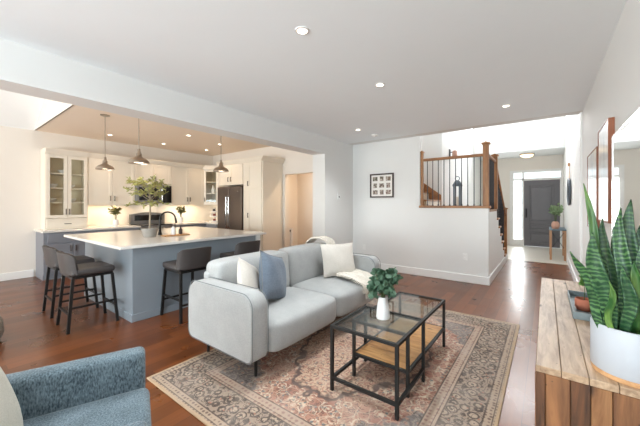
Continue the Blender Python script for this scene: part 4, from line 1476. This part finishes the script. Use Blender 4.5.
toward = Vector((-PC.x, -PC.y, .1))
BL = [((-.088, -.036, .17), (-.148, -.049, .812), .034, 'snake2', .012),
      ((-.084, -.072, .17), (-.195, -.150, .520), .042, 'snake', -.02),
      ((-.068, -.070, .17), (-.134, -.120, .600), .066, 'snake', .015),
      ((-.043, .015, .17), (-.081, .039, .655), .060, 'snake', .015),
      ((-.020, .045, .17), (-.027, .095, .620), .050, 'snake', .01),
      ((-.023, -.018, .17), (-.029, -.022, .705), .058, 'snake', .012),
      ((.008, .024, .17), (.005, .036, .740), .064, 'snake', .012),
      ((-.066, -.088, .17), (-.085, -.150, .410), .026, 'snake2', .0),
      ((.020, -.024, .17), (.010, -.066, .490), .048, 'snake2', .01),
      ((-.072, -.036, .17), (-.147, -.073, .445), .050, 'snake', .01),
      ((-.056, -.006, .17), (-.101, -.001, .540), .030, 'snake', .012),
      ((.036, .070, .17), (.052, .090, .630), .052, 'snake', .01),
      ((-.016, -.066, .17), (-.030, -.112, .470), .046, 'snake', .01),
      ((.030, .0, .17), (.040, -.01, .560), .052, 'snake', .01)]
for q in BL:
    fc_ = toward + Vector((random.uniform(-.4, .4), random.uniform(-.4, .4), 0))
    blade(q[0], q[1], q[2], fc_, q[3], q[4])

# galvanised tray and terracotta pot
tx0, tx1, ty0, ty1 = .135, .262, 2.46, 3.05
ty = MB().box(tx0, tx1, ty0, ty1, CZ, CZ + .006)
for a in ((tx0, tx0 + .005, ty0, ty1), (tx1 - .005, tx1, ty0, ty1), (tx0 + .005, tx1 - .005, ty0, ty0 + .005), (tx0 + .005, tx1 - .005, ty1 - .005, ty1)):
    ty.box(*a, CZ + .006, CZ + .045)
tag(ty.build('tray', M['galv']), 'grey galvanised metal tray on the console holding a terracotta pot', 'tray')
tp = thing('terracotta_pot', 'small terracotta pot with a green sprig standing in the metal tray', 'plant pot', (.205, 2.68, CZ + .007))
MB().lathe([(0, 0), (.038, 0), (.048, .02), (.05, .06), (.047, .075), (.042, .075), (.043, .055), (0, .05)], (0, 0, 0), 24).build('pot', M['terra'], tp, smooth=True, local=True)
st = MB().tube([(0, .0, .05), (.005, .02, .12), (.0, .04, .2)], [.003, .0025, .002], 5)
st.build('stem', M['stem'], tp, local=True)
lf = MB()
for k in range(14):
    a = k * 2.1
    lf.leaf((0, .03, .15 + .004 * k), (math.cos(a), math.sin(a), .5), .045, .03)
lf.build('foliage', M['ficus'], tp, local=True)

# ------------------------------------------------------------------ right wall: mirror, pictures
mr = thing('wall_mirror', 'large thin-framed mirror hung over the console', 'mirror', (XR - .02, 2.4, 1.1))
MB().box(XR - .022, XR - .002, 1.45, 3.10, 1.10, 1.90).build('backing', M['plate'], mr)
MB().box(XR - .024, XR - .022, 1.462, 3.088, 1.112, 1.888).build('mirror_glass', M['mirror'], mr)
MB().box(XR - .028, XR - .002, 3.088, 3.105, 1.095, 1.905).box(XR - .028, XR - .002, 1.44, 1.462, 1.095, 1.905).box(XR - .028, XR - .002, 1.462, 3.088, 1.888, 1.905).box(
    XR - .028, XR - .002, 1.462, 3.088, 1.095, 1.112).build('frame', M['chrome'], mr)

art = NT('pale_abstract_print')
c = art.coord()
f = art.rng(art.noise(art.mapping(c, (1, 1, .35)), 6, 4, .6, .8), .35, .68)
col = art.mix(f, lin((206, 212, 220)), lin((240, 240, 240)))
M['art'] = art.done(col, .18)


def wall_art(label, y0, y1, z0, z1, dep, fw):
    rt = thing('wall_picture', label, 'picture', (XR - dep / 2, (y0 + y1) / 2, z0), 0, 'framed prints on the right-hand wall'.replace('right-hand ', 'long '))
    f_ = MB()
    f_.box(XR - dep, XR - .001, y0, y0 + fw, z0, z1).box(XR - dep, XR - .001, y1 - fw, y1, z0, z1)
    f_.box(XR - dep, XR - .001, y0 + fw, y1 - fw, z0, z0 + fw).box(XR - dep, XR - .001, y0 + fw, y1 - fw, z1 - fw, z1)
    f_.build('frame', M['frame_red'], rt)
    MB().box(XR - dep + .004, XR - .002, y0 + fw, y1 - fw, z0 + fw, z1 - fw).build('print', M['art'], rt)


wall_art('pale abstract print in a deep reddish-brown frame next to the mirror', 3.18, 3.76, 1.25, 2.065, .038, .012)
wall_art('pale abstract print in a slim reddish-brown frame, farther from the mirror', 3.97, 4.80, 1.135, 1.965, .026, .010)

# round strap mirror in the entry
em = thing('strap_mirror', 'dark-rimmed oval mirror hung from a tan strap in the entry', 'mirror', (XR - .03, 8.3, 1.4))
el_ = [(XR - .03, 8.3 + .30 * math.cos(a), 1.66 + .27 * math.sin(a)) for a in [2 * PI * k / 32 for k in range(33)]]
MB().tube(el_, .022, 8, False).build('rim', M['lantern'], em, smooth=True)
MB(Matrix.Translation((XR - .02, 8.3, 1.66)) @ Matrix.Rotation(-PI / 2, 4, 'Y') @ Matrix.Diagonal((.27 / .3, 1, 1, 1))).lathe([(0, 0), (.30, 0), (.30, .008), (0, .008)], (0, 0, 0), 36).build('mirror_glass', M['mirror'], em)
MB().bar((XR - .025, 8.12, 1.87), (XR - .025, 8.3, 2.24), .022, .006, (1, 0, 0)).bar((XR - .025, 8.48, 1.87), (XR - .025, 8.3, 2.24), .022, .006, (1, 0, 0)).build('strap', M['consolewood'], em)
MB().lathe([(0, 2.2), (.02, 2.21), (.02, 2.27), (0, 2.28)], (XR - .03, 8.3, 0), 12).build('peg', M['consolewood'], em, smooth=True)

# entry console table
ec = thing('console_table', 'narrow entry table with wooden legs and a slate top near the front door', 'table', (.25, 9.9, 0))
ex0, ex1, ey0, ey1 = .07, XR - .02, 9.45, 10.45
MB().box(ex0, ex1, ey0, ey1, .74, .77, .004, 1).build('table_top', M['slatetop'], ec)
for x in (ex0 + .025, ex1 - .025):
    for y in (ey0 + .03, ey1 - .03):
        MB().box(x - .022, x + .022, y - .022, y + .022, .004, .74).build('leg', M['consolewood'], ec)
MB().bar((ex0 + .04, ey0 + .03, .3), (ex1 - .04, ey0 + .03, .7), .01).bar((ex0 + .04, ey0 + .03, .7), (ex1 - .04, ey0 + .03, .3), .01).bar(
    (ex0 + .025, ey0 + .05, .3), (ex0 + .025, ey1 - .05, .7), .01).bar((ex0 + .025, ey0 + .05, .7), (ex0 + .025, ey1 - .05, .3), .01).build('brace', M['black'], ec)
bush('vase_of_leaves', 'blush vase with pale green sprigs on the entry table', 'vase', (.19, 9.62, .77), [(0, 0), (.06, 0), (.085, .05), (.08, .14), (.05, .19), (.044, .19), (.05, .12), (0, .06)], M['blush'],
     .42, .20, 150, .085, .055, M['paleleaf'], stems=9)

# ------------------------------------------------------------------ far wall: photo frame, outlets, monitor
pfm = thing('photo_frame', 'square dark frame holding nine small photographs on the far wall', 'picture', (-2.775, YF - .015, 1.54))
px0, px1, pz0, pz1 = -3.045, -2.505, 1.535, 2.045
f_ = MB()
f_.box(px0, px0 + .03, YF - .03, YF - .001, pz0, pz1).box(px1 - .03, px1, YF - .03, YF - .001, pz0, pz1).box(px0 + .03, px1 - .03, YF - .03, YF - .001, pz0, pz0 + .03).box(
    px0 + .03, px1 - .03, YF - .03, YF - .001, pz1 - .03, pz1)
f_.build('frame', M['frame_dk'], pfm)
MB().box(px0 + .03, px1 - .03, YF - .014, YF - .001, pz0 + .03, pz1 - .03).build('mat_board', M['paper'], pfm)
for i in range(3):
    for j in range(3):
        t = NT('small_photo_%s' % 'abcdefghi'[i * 3 + j])
        f = t.rng(t.noise(t.mapping(t.coord(), (1, 1, 1), (0, 0, 0), (i * 3.1, j * 5.3, i + j)), 26, 2), .42, .6)
        mt = t.done(t.mix(f, lin((84 + 9 * i, 70 + 6 * j, 62)), lin((190, 176, 164))), .5)
        cx_, cz_ = px0 + .12 + i * .15, pz0 + .115 + j * .142
        wv, hv = (.055, .045) if (i + j) % 2 == 0 else (.042, .05)
        MB().box(cx_ - wv, cx_ + wv, YF - .0155, YF - .013, cz_ - hv, cz_ + hv).build('photograph', mt, pfm)


sd = thing('smoke_detector', 'small white round detector on the ceiling close to the far wall', 'smoke detector', (-2.62, 5.20, ZC - .03))
MB().lathe([(0, ZC), (.065, ZC), (.065, ZC - .02), (.045, ZC - .034), (0, ZC - .036)], (-2.62, 5.20, 0), 24).build('case', M['plate'], sd, smooth=True)
MB().lathe([(0, ZC - .035), (.02, ZC - .035), (.018, ZC - .042), (0, ZC - .042)], (-2.62, 5.20, 0), 16).build('button', M['trimw'], sd, smooth=True)


def outlet(x, z, lb):
    rt = thing('wall_outlet', lb, 'outlet', (x, YF - .003, z), 0, 'outlets on the far wall')
    MB().box(x - .036, x + .036, YF - .007, YF - .0005, z - .058, z + .058, .002, 1).build('cover_plate', M['plate'], rt)
    MB().box(x - .016, x + .016, YF - .0085, YF - .006, z - .045, z - .008, .002, 1).box(x - .016, x + .016, YF - .0085, YF - .006, z + .008, z + .045, .002, 1).build('sockets', M['trimw'], rt)


outlet(-1.16, .45, 'white outlet low on the far wall near the stair corner')
outlet(-3.20, .45, 'white outlet low on the far wall just past the sofa arm')
th_ = thing('wall_monitor', 'small white wall-mounted monitor with a black sensor on the pier beside the far wall', 'monitor', (XB + .015, 5.25, 1.5))
MB().box(XB + .001, XB + .03, 5.20, 5.29, 1.49, 1.60, .006).build('case', M['plate'], th_)
MB().box(XB + .03, XB + .034, 5.23, 5.26, 1.535, 1.565, .002, 1).build('sensor', M['black'], th_)
MB().tube([(XB + .012, 5.215, 1.60), (XB + .012, 5.215, 1.72)], .006, 8).build('antenna', M['plate'], th_)
